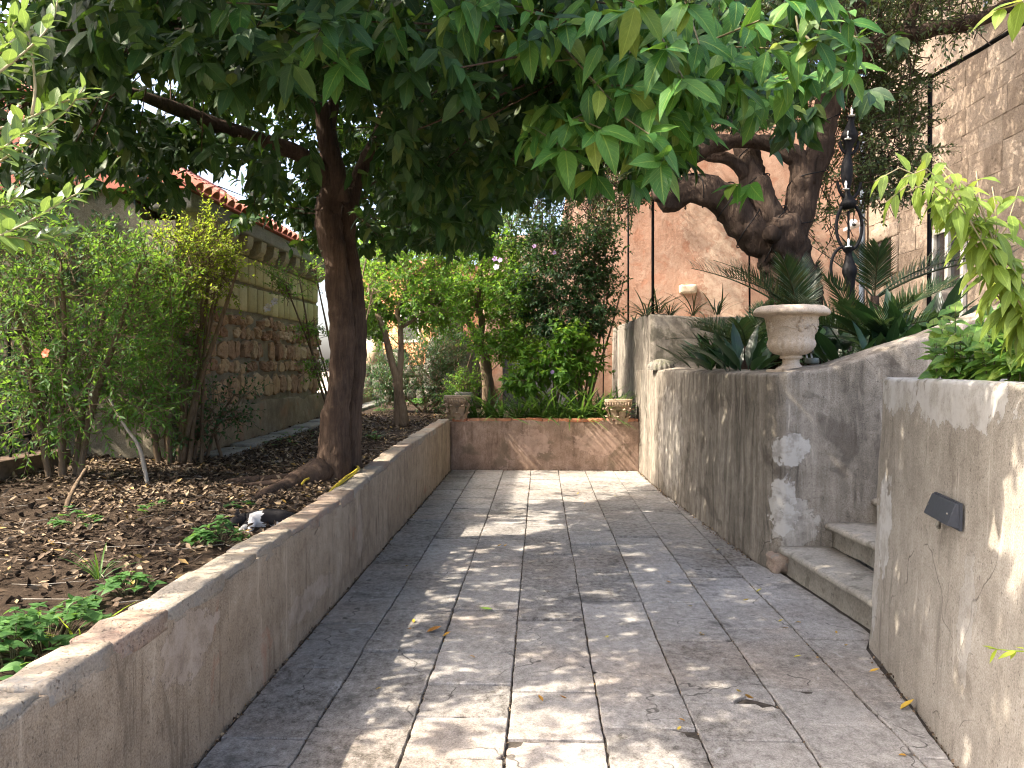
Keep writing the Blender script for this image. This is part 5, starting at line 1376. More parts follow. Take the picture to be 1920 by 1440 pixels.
for i, (x_, Y) in enumerate(((1.62, 13.9), (1.64, 12.3), (1.62, 15.8))):
    clump((x_, Y, 2.19 if Y > 13 else 2.28), 30, 0.35, 0.6, 'palm', STRAPS, 'lilyturf', ('dark strap-leaved clump on top of the upper terrace wall', 'dark strap-leaved clump nearest the front end of the upper terrace wall', 'dark strap-leaved clump farthest back on the upper terrace wall')[i], lean=(.3, 1.2))
for i, (u, v) in enumerate(((1212, 590), (1235, 586), (1255, 592), (1300, 590), (1345, 588))):
    clump(at(u, v, Y=11.25), 22, 0.25, 0.45, 'palm', STRAPS, 'strap_plant', f'{names_l[i] if i else "leftmost"} thin dark strap plant' + (' from the left' if i else '') + ' along the top of the grey block', lean=(.2, 1.0), group='strap plants on the grey block')

# ================================================================== PALMS, ASPIDISTRA
def frond_mesh(Lf, seed, bend=0.7, nleaf=34, ll=0.3):
    r = np.random.default_rng(seed)
    V, Fc, U = [], [], []
    t = np.linspace(0, 1, 16)
    pts = np.stack([np.zeros(16), Lf * t, -bend * Lf * t ** 2 * 0.55], 1)
    v, f = tube_vf(pts, np.linspace(.010, .003, 16), 5, 16)
    V += [tuple(q) for q in v]; Fc += [tuple(q) for q in f if len(q) == 4]
    for i in range(nleaf):
        tt = 0.12 + 0.88 * i / nleaf
        p = np.array([0, Lf * tt, -bend * Lf * tt ** 2 * 0.55])
        ll_ = ll * (0.55 + 0.9 * math.sin(math.pi * min(1, tt * 0.85 + 0.12))) * 0.8
        for s_ in (-1, 1):
            d = norm(np.array([s_ * (1.0 - 0.55 * tt), 0.55 + 0.6 * tt, 0.28 + r.normal(0, .1)]))
            w_ = norm(np.cross(d, np.array([0, 0, 1.0]))) * 0.0085
            m_ = p + d * ll_ * 0.5 + np.array([0, 0, -0.01]); e_ = p + d * ll_ + np.array([0, 0, -0.05 * ll_ / 0.3])
            b = len(V)
            V += [tuple(p - w_ * .6), tuple(p + w_ * .6), tuple(m_ + w_), tuple(e_), tuple(m_ - w_)]
            Fc += [(b, b + 1, b + 2, b + 4), (b + 4, b + 2, b + 3)]
    return mesh_from('frond', V, Fc, MT['palm'])
FM = [frond_mesh(1.0, s_, bd) for s_, bd in ((1, 0.5), (2, 0.9), (3, 0.3))]
def palm(base, specs, label):
    t = empty('palm', base, label, 'palm')
    for i, (an, el, ln, roll) in enumerate(specs):
        o = bpy.data.objects.new('frond', FM[i % 3]); link(o, t)
        d = Vector((math.cos(an) * math.cos(el), math.sin(an) * math.cos(el), math.sin(el)))
        s_ = d.cross(Vector((0, 0, 1))); s_.normalize(); n_ = s_.cross(d)
        M3 = Matrix((s_, d, n_)).transposed().to_4x4()
        o.matrix_basis = M3 @ Matrix.Rotation(roll, 4, 'Y') @ Matrix.Scale(ln, 4)
    V, Fc = tube_vf([(base[0], base[1], ter_z(base[0], base[1]) - .05), np.asarray(base) + np.array([0, 0, .03])], [.06, .045], 10, 8, .012); quick('stem', V, Fc, MT['bark2'], t, True)
    return t
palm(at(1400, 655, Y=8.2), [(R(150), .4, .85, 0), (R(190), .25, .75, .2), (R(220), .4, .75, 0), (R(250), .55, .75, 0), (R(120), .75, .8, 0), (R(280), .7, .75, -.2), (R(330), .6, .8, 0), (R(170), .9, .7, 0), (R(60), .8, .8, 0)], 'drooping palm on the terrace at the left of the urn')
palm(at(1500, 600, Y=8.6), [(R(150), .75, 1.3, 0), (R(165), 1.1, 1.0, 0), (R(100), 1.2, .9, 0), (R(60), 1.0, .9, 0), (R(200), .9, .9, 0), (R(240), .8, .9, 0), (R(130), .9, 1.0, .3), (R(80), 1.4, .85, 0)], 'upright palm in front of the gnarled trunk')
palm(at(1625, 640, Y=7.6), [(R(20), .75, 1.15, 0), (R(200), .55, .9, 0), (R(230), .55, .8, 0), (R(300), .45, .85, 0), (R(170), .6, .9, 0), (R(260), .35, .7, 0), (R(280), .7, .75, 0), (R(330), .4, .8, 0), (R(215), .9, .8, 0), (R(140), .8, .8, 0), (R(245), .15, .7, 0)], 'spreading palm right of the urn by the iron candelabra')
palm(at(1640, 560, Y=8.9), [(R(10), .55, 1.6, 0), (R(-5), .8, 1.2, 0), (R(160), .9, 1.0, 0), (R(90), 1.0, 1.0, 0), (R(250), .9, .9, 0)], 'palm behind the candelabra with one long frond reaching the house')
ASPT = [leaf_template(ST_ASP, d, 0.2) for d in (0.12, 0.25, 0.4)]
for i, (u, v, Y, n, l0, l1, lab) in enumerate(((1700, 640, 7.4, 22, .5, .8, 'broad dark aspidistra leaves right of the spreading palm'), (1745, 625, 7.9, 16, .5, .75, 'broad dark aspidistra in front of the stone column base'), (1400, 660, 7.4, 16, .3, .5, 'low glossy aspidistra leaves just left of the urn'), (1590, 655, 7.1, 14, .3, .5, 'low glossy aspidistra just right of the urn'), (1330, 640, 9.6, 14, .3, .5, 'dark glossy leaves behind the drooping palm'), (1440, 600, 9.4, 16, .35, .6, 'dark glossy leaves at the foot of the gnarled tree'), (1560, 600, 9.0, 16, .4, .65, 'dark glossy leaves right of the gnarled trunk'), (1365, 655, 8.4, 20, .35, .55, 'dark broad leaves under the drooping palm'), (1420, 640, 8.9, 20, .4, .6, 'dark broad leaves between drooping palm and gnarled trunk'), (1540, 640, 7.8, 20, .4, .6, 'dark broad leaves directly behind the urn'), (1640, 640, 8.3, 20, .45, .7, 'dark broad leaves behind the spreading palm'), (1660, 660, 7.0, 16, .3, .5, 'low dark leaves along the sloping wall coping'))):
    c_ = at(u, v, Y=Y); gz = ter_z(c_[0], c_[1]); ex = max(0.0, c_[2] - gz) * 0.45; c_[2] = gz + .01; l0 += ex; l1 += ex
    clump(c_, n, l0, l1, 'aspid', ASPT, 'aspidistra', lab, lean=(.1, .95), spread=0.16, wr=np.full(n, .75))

# ================================================================== PLANTER PLANTS ON THE RIGHT
def leafy(name, label, stems, mat, tmpls, l0, l1, per, smat, base, splay=70, droop=0.35, srad=0.003, part='leaf', wr=None):
    """each stem a part; its leaves are parts too, in opposite pairs along it"""
    t = empty(name, base, label, 'plant')
    Ps, Ds, Us, Ls = [], [], [], []
    for st_ in stems:
        C = catmull(np.array(st_), 12)
        V, Fc = tube_vf(C, np.linspace(srad, srad * .4, 12), 6, 12); quick('stem', V, Fc, MT[smat], t, True)
        T_ = norm(np.gradient(C, axis=0))
        ref = norm(np.cross(T_[5], np.array([.2, -.9, .3])))
        for k in range(per):
            f = 0.22 + 0.78 * (k // 2 * 2 + 1) / per
            i = min(11, int(f * 11)); p = C[i] * (1 - (f * 11 - i)) + C[min(11, i + 1)] * (f * 11 - i); a = T_[i]
            rf = norm(ref - a * (ref @ a)); bi = np.cross(a, rf)
            an = (k % 2) * math.pi + (k // 2) * 1.35 + random.gauss(0, .3)
            rad = rf * math.cos(an) + bi * math.sin(an)
            th = R(splay + random.gauss(0, 12)) * (1.1 - .55 * f)
            d = a * math.cos(th) + rad * math.sin(th); d[2] -= droop * random.uniform(.5, 1.3)
            Ps.append(p); Ds.append(d); Us.append(norm(a * .3 + np.array([0, -.35, .9]) + rng.normal(0, .2, 3))); Ls.append(random.uniform(l0, l1) * (1.08 - .4 * f))
    leaf_objects(np.array(Ps), np.array(Ds), np.array(Us), np.array(Ls), tmpls, MT[mat], t, part)
    return t
TV = [leaf_template([(a_, w_ * 1.2) for a_, w_ in ST_VERB], d, 0.25, 0.05) for d in (0.25, 0.4, 0.55)]
TH = [leaf_template(ST_HEART, d, 0.15, 0.04) for d in (0.15, 0.3, 0.45)]
vb = np.array([1.82, 2.75, 1.45]); VS = 0.80
ve = [((1640, 340, 3.2), (1720, 325, 3.25)), ((1700, 360, 3.3), (1770, 345, 3.3)), ((1760, 290, 3.45), (1790, 330, 3.4)), ((1730, 275, 3.6), (1775, 330, 3.5)), ((1830, 320, 3.5), (1840, 380, 3.5)), ((1780, 400, 3.2), (1820, 390, 3.3)), ((1740, 400, 3.3), (1800, 390, 3.3)), ((1910, 350, 3.4), (1890, 420, 3.4)), ((1660, 380, 3.2), (1740, 350, 3.25)), ((1690, 335, 3.15), (1760, 330, 3.2)), ((1800, 340, 3.2), (1830, 370, 3.25)), ((1860, 350, 3.3), (1870, 410, 3.3)), ((1770, 310, 3.3), (1810, 350, 3.3))]
stems = []
for (tip_, md) in ve:
    stems.append([vb + rng.normal(0, .02, 3), at(1885, 530, Y=2.72) + rng.normal(0, .03, 3), at(*md[:2], Y=md[2] * VS), at(*tip_[:2], Y=tip_[2] * VS)])
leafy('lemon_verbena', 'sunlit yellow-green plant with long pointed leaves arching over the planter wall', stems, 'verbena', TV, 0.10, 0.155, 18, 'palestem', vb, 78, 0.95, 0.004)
bs = []
for i in range(40):
    u = random.uniform(1745, 1925); v = random.uniform(575, 690) - (u - 1740) * .06
    Y = 1.36 / ((u - 1013) / FPX - .1357) + random.uniform(0, .55)
    p = at(u, v, Y=Y); b = np.array([p[0] + .05 + random.uniform(-.03, .03), p[1] + .05, 1.44])
    bs.append([b, (b + p) / 2 + np.array([.01, .02, .03]), p])
leafy('heart_leaf_plant', 'bushy fresh green plant with heart-shaped leaves on the planter wall', bs, 'basil', TH, 0.065, 0.115, 12, 'twig', (2.1, 3.3, 1.44), 72, 0.45, 0.003)
bs = [[np.array([2.28, 3.2, 1.45]), at(1905, 600, Y=3.1), at(1890, 520, Y=3.0), at(1880, 480, Y=2.95)], [np.array([2.28, 3.2, 1.45]), at(1915, 600, Y=3.1), at(1910, 540, Y=2.95), at(1915, 500, Y=2.9)]]
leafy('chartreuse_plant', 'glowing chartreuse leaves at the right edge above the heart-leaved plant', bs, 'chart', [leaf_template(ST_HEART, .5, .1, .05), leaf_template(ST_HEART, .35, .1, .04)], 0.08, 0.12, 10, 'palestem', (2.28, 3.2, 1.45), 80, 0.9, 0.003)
bs = [[at(1990, 1225, Y=2.2), at(1935, 1222, Y=2.22), at(1895, 1220, Y=2.25), at(1852, 1215, Y=2.28)]]
leafy('green_shoot', 'thin lime green shoot sticking in at the right edge below the wall lamp', bs, 'chart', [leaf_template(ST_VERB, .1, .2)], 0.05, 0.07, 6, 'chart', at(1990, 1225, Y=2.2), 60, 0.5, 0.003)
bs = [[at(2060, -60, Y=2.2), at(1960, -20, Y=2.2), at(1900, 10, Y=2.2), at(1860, 20, Y=2.2)]]
leafy('citrus_shoot', 'pale green leafy shoot in the top right corner', bs, 'verbena', [leaf_template(ST_CIT, .2, .2)], 0.10, 0.13, 8, 'palestem', at(2060, -60, Y=2.2), 65, 0.4, 0.004)
# near privet at the top left
pb = np.array([-1.95, 2.05, 0.58])
PV = [[(-60, 180), (0, 135), (60, 85), (98, 40), (112, -20)], [(60, 215), (66, 160), (55, 70), (40, 0), (30, -60)], [(-60, 340), (0, 303), (66, 255), (128, 204), (160, 160)], [(-60, 470), (26, 430), (80, 401), (120, 376), (166, 352)], [(-60, 130), (0, 100), (20, 60), (35, 20)], [(-40, 250), (20, 235), (80, 210), (120, 190), (190, 182)], [(-50, 440), (20, 445), (80, 450), (130, 432)], [(-60, 270), (0, 280), (40, 250), (90, 262)], [(-60, 400), (0, 390), (30, 370), (60, 380)]]
stems = []
for i, s_ in enumerate(PV):
    Yk = 1.72 + 0.05 * (i % 3)
    stems.append([at(u, v, Y=Yk + .02 * j) for j, (u, v) in enumerate(s_)])
pr = leafy('privet_shrub', 'near privet branches with small oval leaves at the upper left corner', stems, 'privet', [leaf_template(ST_PRIV, d, 0.25) for d in (.08, .2)], 0.046, 0.066, 22, 'palestem', pb, 62, 0.05, 0.0035)
V, Fc = tube_vf([pb, pb + np.array([-.05, -.1, .8]), at(-160, 420, Y=1.72), at(-120, 250, Y=1.72), at(-60, 135, Y=1.72), at(20, -60, Y=1.74)], [.018, .016, .012, .009, .006, .004], 8, 30, .002); quick('main_stem', V, Fc, MT['palestem'], pr, True)

# ================================================================== WEEDS IN THE LEFT BED
def weed(u, v, n, size, label, mat='nettle', lean=(.2, 1.25), l=(.035, .058), zup=0.02):
    z = 0.6
    p = at(u, v, z=z); p = np.array([p[0], p[1], bed_z(p[0], p[1])])
    t = empty('weed', p, label, 'plant', 'weeds in the soil bed')
    Ps, Ds, Us, Ls = [], [], [], []
    for i in range(n):
        an = random.uniform(0, 6.28); rr = size * math.sqrt(random.random()); h = size * 0.75 * (1.1 - rr / size) * random.uniform(.5, 1.1) + .02
        c = p + np.array([math.cos(an) * rr, math.sin(an) * rr, h])
        V, Fc = tube_vf([p + np.array([math.cos(an) * rr * .3, math.sin(an) * rr * .3, -.02]), c], [.0025, .0015], 4); quick('stem', V, Fc, MT['twig'], t)
        for k in range(4):
            a2 = an + k * 1.57 + random.gauss(0, .3); el = random.uniform(-.15, .5)
            Ps.append(c); Ds.append((math.cos(a2) * math.cos(el), math.sin(a2) * math.cos(el), math.sin(el))); Us.append((random.gauss(0, .2), random.gauss(0, .2), 1)); Ls.append(random.uniform(*l))
    leaf_objects(np.array(Ps), np.array(Ds), np.array(Us), np.array(Ls), TH, MT[mat], t)
weed(410, 1015, 34, .16, 'nettle clump beside the black and white cat')
weed(245, 1105, 18, .11, 'small nettle clump a little back from the wall coping')
weed(85, 1195, 64, .24, 'large nettle patch at the lower left by the wall', l=(.035, .06))
weed(20, 1230, 40, .2, 'nettle patch cut off by the left edge of the picture', l=(.035, .06))
weed(150, 1130, 7, .08, 'tiny nettle seedling between the two bigger clumps')
weed(138, 985, 16, .15, 'feathery low weed at the foot of the crooked stem', l=(.03, .05))
weed(290, 965, 8, .12, 'dark seedling out in the leaf litter', l=(.03, .05))
weed(450, 950, 7, .10, 'small weed between cat and tree roots', l=(.03, .05))
weed(720, 790, 12, .22, 'low grey-green weed between the white cat and the V-forked tree', l=(.04, .06))
weed(785, 775, 12, .2, 'broad-leaved weed at the foot of the V-forked tree', l=(.09, .13))
weed(560, 828, 12, .25, 'low green ground weed by the kerb behind the trunk', l=(.03, .05))
weed(520, 845, 10, .22, 'sparse green ground weed near the kerb left of the trunk', l=(.03, .05))
weed(700, 830, 6, .08, 'tiny weed in front of the white cat', l=(.04, .06))
for i, (u, v, m_) in enumerate(((150, 1185, 'chart'), (185, 1075, 'liriope'), (705, 832, 'liriope'))):
    p = at(u, v, z=.6); clump((p[0], p[1], bed_z(p[0], p[1])), 14, .12, .2, m_, STRAPS, 'grass_tuft', ('bright yellow-green grass tuft by the wall coping', 'thin grass tuft in bare soil', 'grass tuft near the paws of the white cat')[i], lean=(.1, .7), spread=.02)

# ================================================================== LEAF LITTER
n = 62000
q = np.stack([rng.uniform(-5.2, -1.56, n), rng.uniform(2.0, 13.5, n)], 1)
dn = np.array([mnoise.noise(Vector((a * 0.9, b * 0.9, 3))) for a, b in q])
dens = np.clip((q[:, 1] - 3.0) / 2.2, 0.12, 1) * np.clip(0.6 + dn * 1.5, 0.10, 1)
q = q[rng.random(n) < dens]
P = np.array([(a, b, bed_z(a, b) + 0.006 + 0.02 * rng.random()) for a, b in q]); n = len(P)
an = rng.uniform(0, 6.28, n); D = np.stack([np.cos(an), np.sin(an), rng.normal(0, .22, n)], 1)
lt = leaf_cloud('leaf_litter', P, D, np.array([0, 0, 1.0]) + rng.normal(0, .45, (n, 3)), rng.uniform(.018, .062, n), leaf_low(0.24, 0.5, -0.3, 0.5), MT['litter'], None)
tag(lt, 'brown and tan dry fallen leaves strewn over the soil bed', 'leaf litter', kind='stuff')
n = 500
P = np.stack([rng.uniform(1.85, 3.5, n), rng.uniform(6.4, 9, n), np.zeros(n)], 1); P[:, 2] = [ter_z(a, b) + .02 for a, b, _ in P]
an = rng.uniform(0, 6.28, n); D = np.stack([np.cos(an), np.sin(an), rng.normal(0, .3, n)], 1)
lt = leaf_cloud('leaf_litter', P, D, np.array([0, 0, 1.0]) + rng.normal(0, .4, (n, 3)), rng.uniform(.05, .11, n), leaf_template([(0, .01), (.3, .15), (.7, .14), (1, .01)], -0.3, 0.5), MT['litter'], None)
tag(lt, 'dark dry leaves on the terrace soil round the urn', 'leaf litter', kind='stuff')
# crumbs of dirt and moss along the foot of the walls
def foot_debris(path, n, spread, label, s0=.004, s1=.018, z0=0.001):
    path = np.asarray(path, float); k = rng.uniform(0, len(path) - 1.001, n); i = k.astype(int); f = (k - i)[:, None]
    c = path[i] * (1 - f) + path[i + 1] * f + rng.normal(0, spread, (n, 2))
    P = np.column_stack([c, np.full(n, z0)]); an = rng.uniform(0, 6.28, n)
    D = np.stack([np.cos(an), np.sin(an), rng.uniform(.0, .8, n)], 1)
    o = leaf_cloud('debris', P, D, rng.normal(0, 1, (n, 3)), rng.uniform(s0, s1, n), leaf_template([(0, .2), (.5, .45), (1, .1)], -0.2, 0.6), MT['litter'], None)
    tag(o, label, 'debris', kind='stuff')
foot_debris([(1.70, 6.4), (1.63, 7.2), (1.60, 8.0), (1.52, 9.6), (1.47, 10.6), (1.45, 11.9)], 900, .016, 'crumbs and dry leaf bits along the foot of the terrace wall')
foot_debris([(1.60, 3.1), (1.50, 2.4), (1.62, 3.15), (1.79, 4.4)], 260, .014, 'crumbs along the foot of the planter wall')
foot_debris([(-1.335, 2.4), (-1.335, 6), (-1.33, 11.9)], 700, .008, 'crumbs along the foot of the ochre wall')
foot_debris([(-1.3, 11.97), (1.4, 11.97)], 420, .012, 'crumbs along the foot of the end wall')
for xj in COLS[1:8]:
    foot_debris([(xj, 2.2), (xj, 6), (xj, 11.9)], 520, .0025, 'grit and moss bits in the %s long paving joint from the left' % ('first', 'second', 'third', 'fourth', 'fifth', 'sixth', 'seventh')[COLS.index(xj) - 1], .003, .009, -0.006)
n = 420
q = np.stack([rng.uniform(-4.4, -1.56, n), rng.uniform(2.3, 12, n)], 1); A_ = np.array([(a, b, bed_z(a, b) + .012) for a, b in q]); an = rng.uniform(0, 6.28, n); ll_ = rng.uniform(.06, .28, n)
B_ = A_ + np.stack([np.cos(an) * ll_, np.sin(an) * ll_, rng.uniform(-.005, .02, n)], 1)
tw = sticks('fallen_twigs', A_, B_, .0028, .0015, MT['wood'], None); tag(tw, 'thin dry twigs strewn among the fallen leaves of the bed', 'twigs', kind='stuff')
n = 1600
q = np.stack([rng.uniform(-4.4, -1.56, n), rng.uniform(2.0, 8, n)], 1); P = np.array([(a, b, bed_z(a, b)) for a, b in q])
cl = leaf_cloud('soil_clods', P, np.stack([rng.normal(0, 1, n), rng.normal(0, 1, n), rng.uniform(.1, .5, n)], 1), rng.normal(0, 1, (n, 3)), rng.uniform(.012, .05, n), leaf_template([(0, .25), (.5, .5), (1, .15)], -0.3, -0.9), MT['soil'], None); tag(cl, 'crumbly dark clods of soil in the bed', 'soil', kind='stuff')
# fallen leaves on the paving, one by one
MT['yleaf'] = None
g = G('fallen_yellow_leaf'); c = g.ramp(g.rnd(), [(0, (0.30, 0.13, 0.03)), (.5, (0.5, 0.3, 0.04)), (1, (0.45, 0.42, 0.07))]); MT['yleaf'] = g.out(c, 0.6)
g = G('fallen_green_leaf'); MT['gleaf'] = g.out((0.2, 0.33, 0.05), 0.5)
fm = [big_mesh('fallen_leaf', *[leaf_template([(0, .01), (.25, .2), (.6, .22), (1, .01)], d, f_)[k] for k in (0, 1)], MT['yleaf'], True) for d, f_ in ((-.2, .4), (.25, .3), (-.4, .7))]
gm = big_mesh('fallen_leaf', *leaf_template(ST_CIT, -.15, .2)[:2], MT['gleaf'], True)
def fallen(u, v, ln, an, m_, label, grp=None):
    p = at(u, v, z=0.006)
    o = bpy.data.objects.new('fallen_leaf', m_); link(o); o.location = (p[0], p[1], 0.007 + (.03 * ln if m_ is not gm else 0)); o.scale = (ln,) * 3; o.rotation_euler = (random.uniform(-.1, .1), random.uniform(-.25, .25), an)
    tag(o, label, 'leaf', grp)
fallen(923, 1142, .085, 1.7, gm, 'green fallen leaf lying alone in the middle of the paving')
fallen(800, 1186, .09, -1.1, fm[0], 'large curled olive-yellow leaf on the paving left of centre')
fallen(1688, 1331, .08, -1.3, fm[2], 'curled yellow-brown leaf touching the foot of the planter wall')
fallen(1413, 1310, .07, 2.2, fm[2], 'long brown leaf beside the cracked paving stone')
sp = [(1063, 1310), (1018, 1316), (1460, 1166), (1478, 1178), (1568, 1188), (1582, 1210), (1312, 1188), (1320, 1191), (1488, 1232), (1535, 1232), (1140, 1196), (830, 1194), (775, 1168), (882, 1047), (932, 1025), (945, 1025), (1258, 1093), (1418, 1110), (1392, 1126), (1298, 1137), (880, 1230), (1390, 1297), (1502, 1168), (1630, 1260), (1082, 927), (1095, 945), (1150, 930), (760, 1062), (1350, 1030), (1025, 978), (714, 1290), (1900, 1420), (770, 1180), (1270, 1369), (1285, 1352), (1700, 1418)]
sp.sort(key=lambda q: -q[1])
for i, (u, v) in enumerate(sp):
    nth = f'{i + 1}' + ('th' if 10 <= i + 1 <= 20 else {1: 'st', 2: 'nd', 3: 'rd'}.get((i + 1) % 10, 'th'))
    fallen(u, v, random.uniform(.028, .05), random.uniform(0, 6.28), random.choice(fm), f'small fallen leaf on the paving, {nth} counted from the bottom edge of the picture', 'small fallen leaves on the paving')

# ================================================================== URN
UC = np.array([*at(1483, 692, Y=6.42)[:2], 1.505])
ur = empty('stone_urn', UC, 'pale carved stone urn with fluted belly and leaf relief on the wall corner', 'urn')
def flute(an, z, r):
    k = max(0.0, min(1.0, (z - 0.115) / 0.03)) * max(0.0, min(1.0, (0.30 - z) / 0.05))
    return 1 + 0.045 * k * (abs(math.sin(an * 11 + (z - .2) * 6)) - 0.6)
prof = [(0.0, 0.02), (.118, .02), (.118, .034), (.10, .046), (.076, .058), (.066, .075), (.064, .098), (.070, .108), (.085, .112), (.088, .124), (.082, .134), (.092, .138), (.13, .150), (.160, .175), (.178, .205), (.183, .228), (.178, .250), (.172, .268), (.176, .285), (.180, .31), (.188, .35), (.197, .40), (.203, .43), (.215, .445), (.25, .448), (.284, .455), (.292, .468), (.288, .488), (.27, .508), (.245, .522), (.225, .525), (.205, .515), (.19, .48), (.15, .44), (0.0, .43)]
V, Fc = lathe_vf(prof, 88, UC, flute)
o = quick('bowl', V, Fc, MT['marble'], ur, True); roughen(o.data, 0.004, 14, 2, 0.002, 50)
V, Fc = box_vf(UC + np.array([0, 0, 0.006]), (0.27, 0.27, 0.036), 0.3); me = mesh_from('plinth', V, Fc, MT['marble']); bevel_mesh(me, 0.005); obj('plinth', me, ur)
def relief(az, z0, sc_, name, mirror=1, rot=0.0):
    """five-lobed leaf raised on the bowl"""
    pts = []
    m_ = 60
    for k in range(m_):
        an = 2 * math.pi * k / m_
        r = (0.55 + 0.45 * abs(math.cos(an * 2.5))) * (1 + .10 * math.cos(an * 17)) * (0.7 if math.cos(an) < -.6 else 1)
        pts.append((r * math.cos(an + rot), r * math.sin(an + rot)))
    V, Fc = [], []
    def sp_(a, b, h):
        zz = z0 + b * sc_; R0 = np.interp(zz, [.285, .31, .35, .40, .43], [.176, .180, .188, .197, .203]) + h
        an = az + mirror * a * sc_ / .19
        return (UC[0] + R0 * math.cos(an), UC[1] + R0 * math.sin(an), UC[2] + zz)
    for (s_, h) in ((1.0, -.002), (.95, .007), (.6, .012)):
        for k, (a, b) in enumerate(pts): V.append(sp_(a * s_, b * s_, h + (.004 * math.cos(k * 2 * math.pi / m_ * 5) if s_ < .9 else 0)))
    V.append(sp_(0, 0, .006))
    for i in range(2):
        for k in range(m_): Fc.append((i * m_ + k, i * m_ + (k + 1) % m_, (i + 1) * m_ + (k + 1) % m_, (i + 1) * m_ + k))
    for k in range(m_): Fc.append((2 * m_ + k, 2 * m_ + (k + 1) % m_, 3 * m_))
    quick('relief_leaf', V, Fc, MT['marble'], ur, True)
def stem_relief(az0, az1, z0, z1):
    P = []
    for t in np.linspace(0, 1, 16):
        az = az0 + (az1 - az0) * t; zz = z0 + (z1 - z0) * t + .012 * math.sin(t * 5)
        R0 = np.interp(zz, [.285, .31, .35, .40, .43], [.176, .180, .188, .197, .203]) + .002
        P.append((UC[0] + R0 * math.cos(az), UC[1] + R0 * math.sin(az), UC[2] + zz))
    quick('relief_vine', *tube_vf(P, .005, 6, 16), MT['marble'], ur, True)
fc_ = math.atan2(-UC[1], -UC[0])
relief(fc_ + .42, .372, .062, 'leaf', 1, -.4); relief(fc_ - .95, .36, .055, 'leaf', -1, -.4); relief(fc_ + 1.7, .36, .058, 'leaf'); relief(fc_ + 3.0, .36, .058, 'leaf'); relief(fc_ + 4.2, .36, .058, 'leaf')
stem_relief(fc_ - .55, fc_ + .28, .352, .352); stem_relief(fc_ + .8, fc_ + 1.4, .36, .35)
# floodlight behind the urn
c = at(1520, 680, Y=6.72); fl = empty('floodlight', c, 'grey-green round floodlight on the terrace half hidden behind the urn', 'light')
V, Fc = lathe_vf([(0, 0), (.055, 0), (.058, .01), (.056, .045), (.05, .05), (0, .05)], 24, c + np.array([.01, 0, -.01])); quick('base', V, Fc, MT['green_metal'], fl, True)
quick('spike', *tube_vf([(c[0] + .01, c[1], ter_z(c[0], c[1]) - .06), c + np.array([.01, 0, -.005])], [.012, .02], 8), MT['green_metal'], fl)
for s_ in (-1, 1): quick('bracket', *tube_vf([c + np.array([.02 * s_ - .01, 0, .03]), c + np.array([.02 * s_ - .02, 0, .09])], .008, 6), MT['frame'], fl)
V, Fc = lathe_vf([(0, -.03), (.05, -.03), (.075, 0), (.08, .03), (.07, .035), (0, .03)], 28); M3 = Matrix.Translation(Vector(c) + Vector((-.02, 0, .15))) @ Matrix.Rotation(R(80), 4, 'Y') @ Matrix.Rotation(R(20), 4, 'X')
quick('lamp_head', [tuple(M3 @ Vector(v)) for v in V], Fc, MT['green_metal'], fl, True)
# carved shell-like stone on the wall corner
c = at(1243, 690, Y=10.45)
V, Fc = lathe_vf([(.17, -.02), (.175, .02), (.16, .055), (.12, .095), (.07, .12), (.03, .13), (0, .132)], 64, c + np.array([0, .17, -.01]), lambda an, z, r: 1 + .12 * (abs(math.sin(an * 8)) - .5))
tag(quick('carved_boss', V, Fc, MT['rock'], None, True), 'small ribbed dome-shaped carved stone on the terrace wall', 'carving')
# column base by the door
c = at(1762, 585, Y=11.2)
cb = empty('column_base', c, 'old moulded stone column base standing before the glazed door', 'column base')
V, Fc = lathe_vf([(.0, -.3), (.20, -.3), (.20, .08), (.215, .10), (.215, .17), (.235, .20), (.24, .24), (.215, .27), (.19, .29), (.19, .36), (.15, .38), (0, .38)], 36, c); o = quick('drum', V, Fc, MT['marble'], cb, True); roughen(o.data, .01, 8, 1)

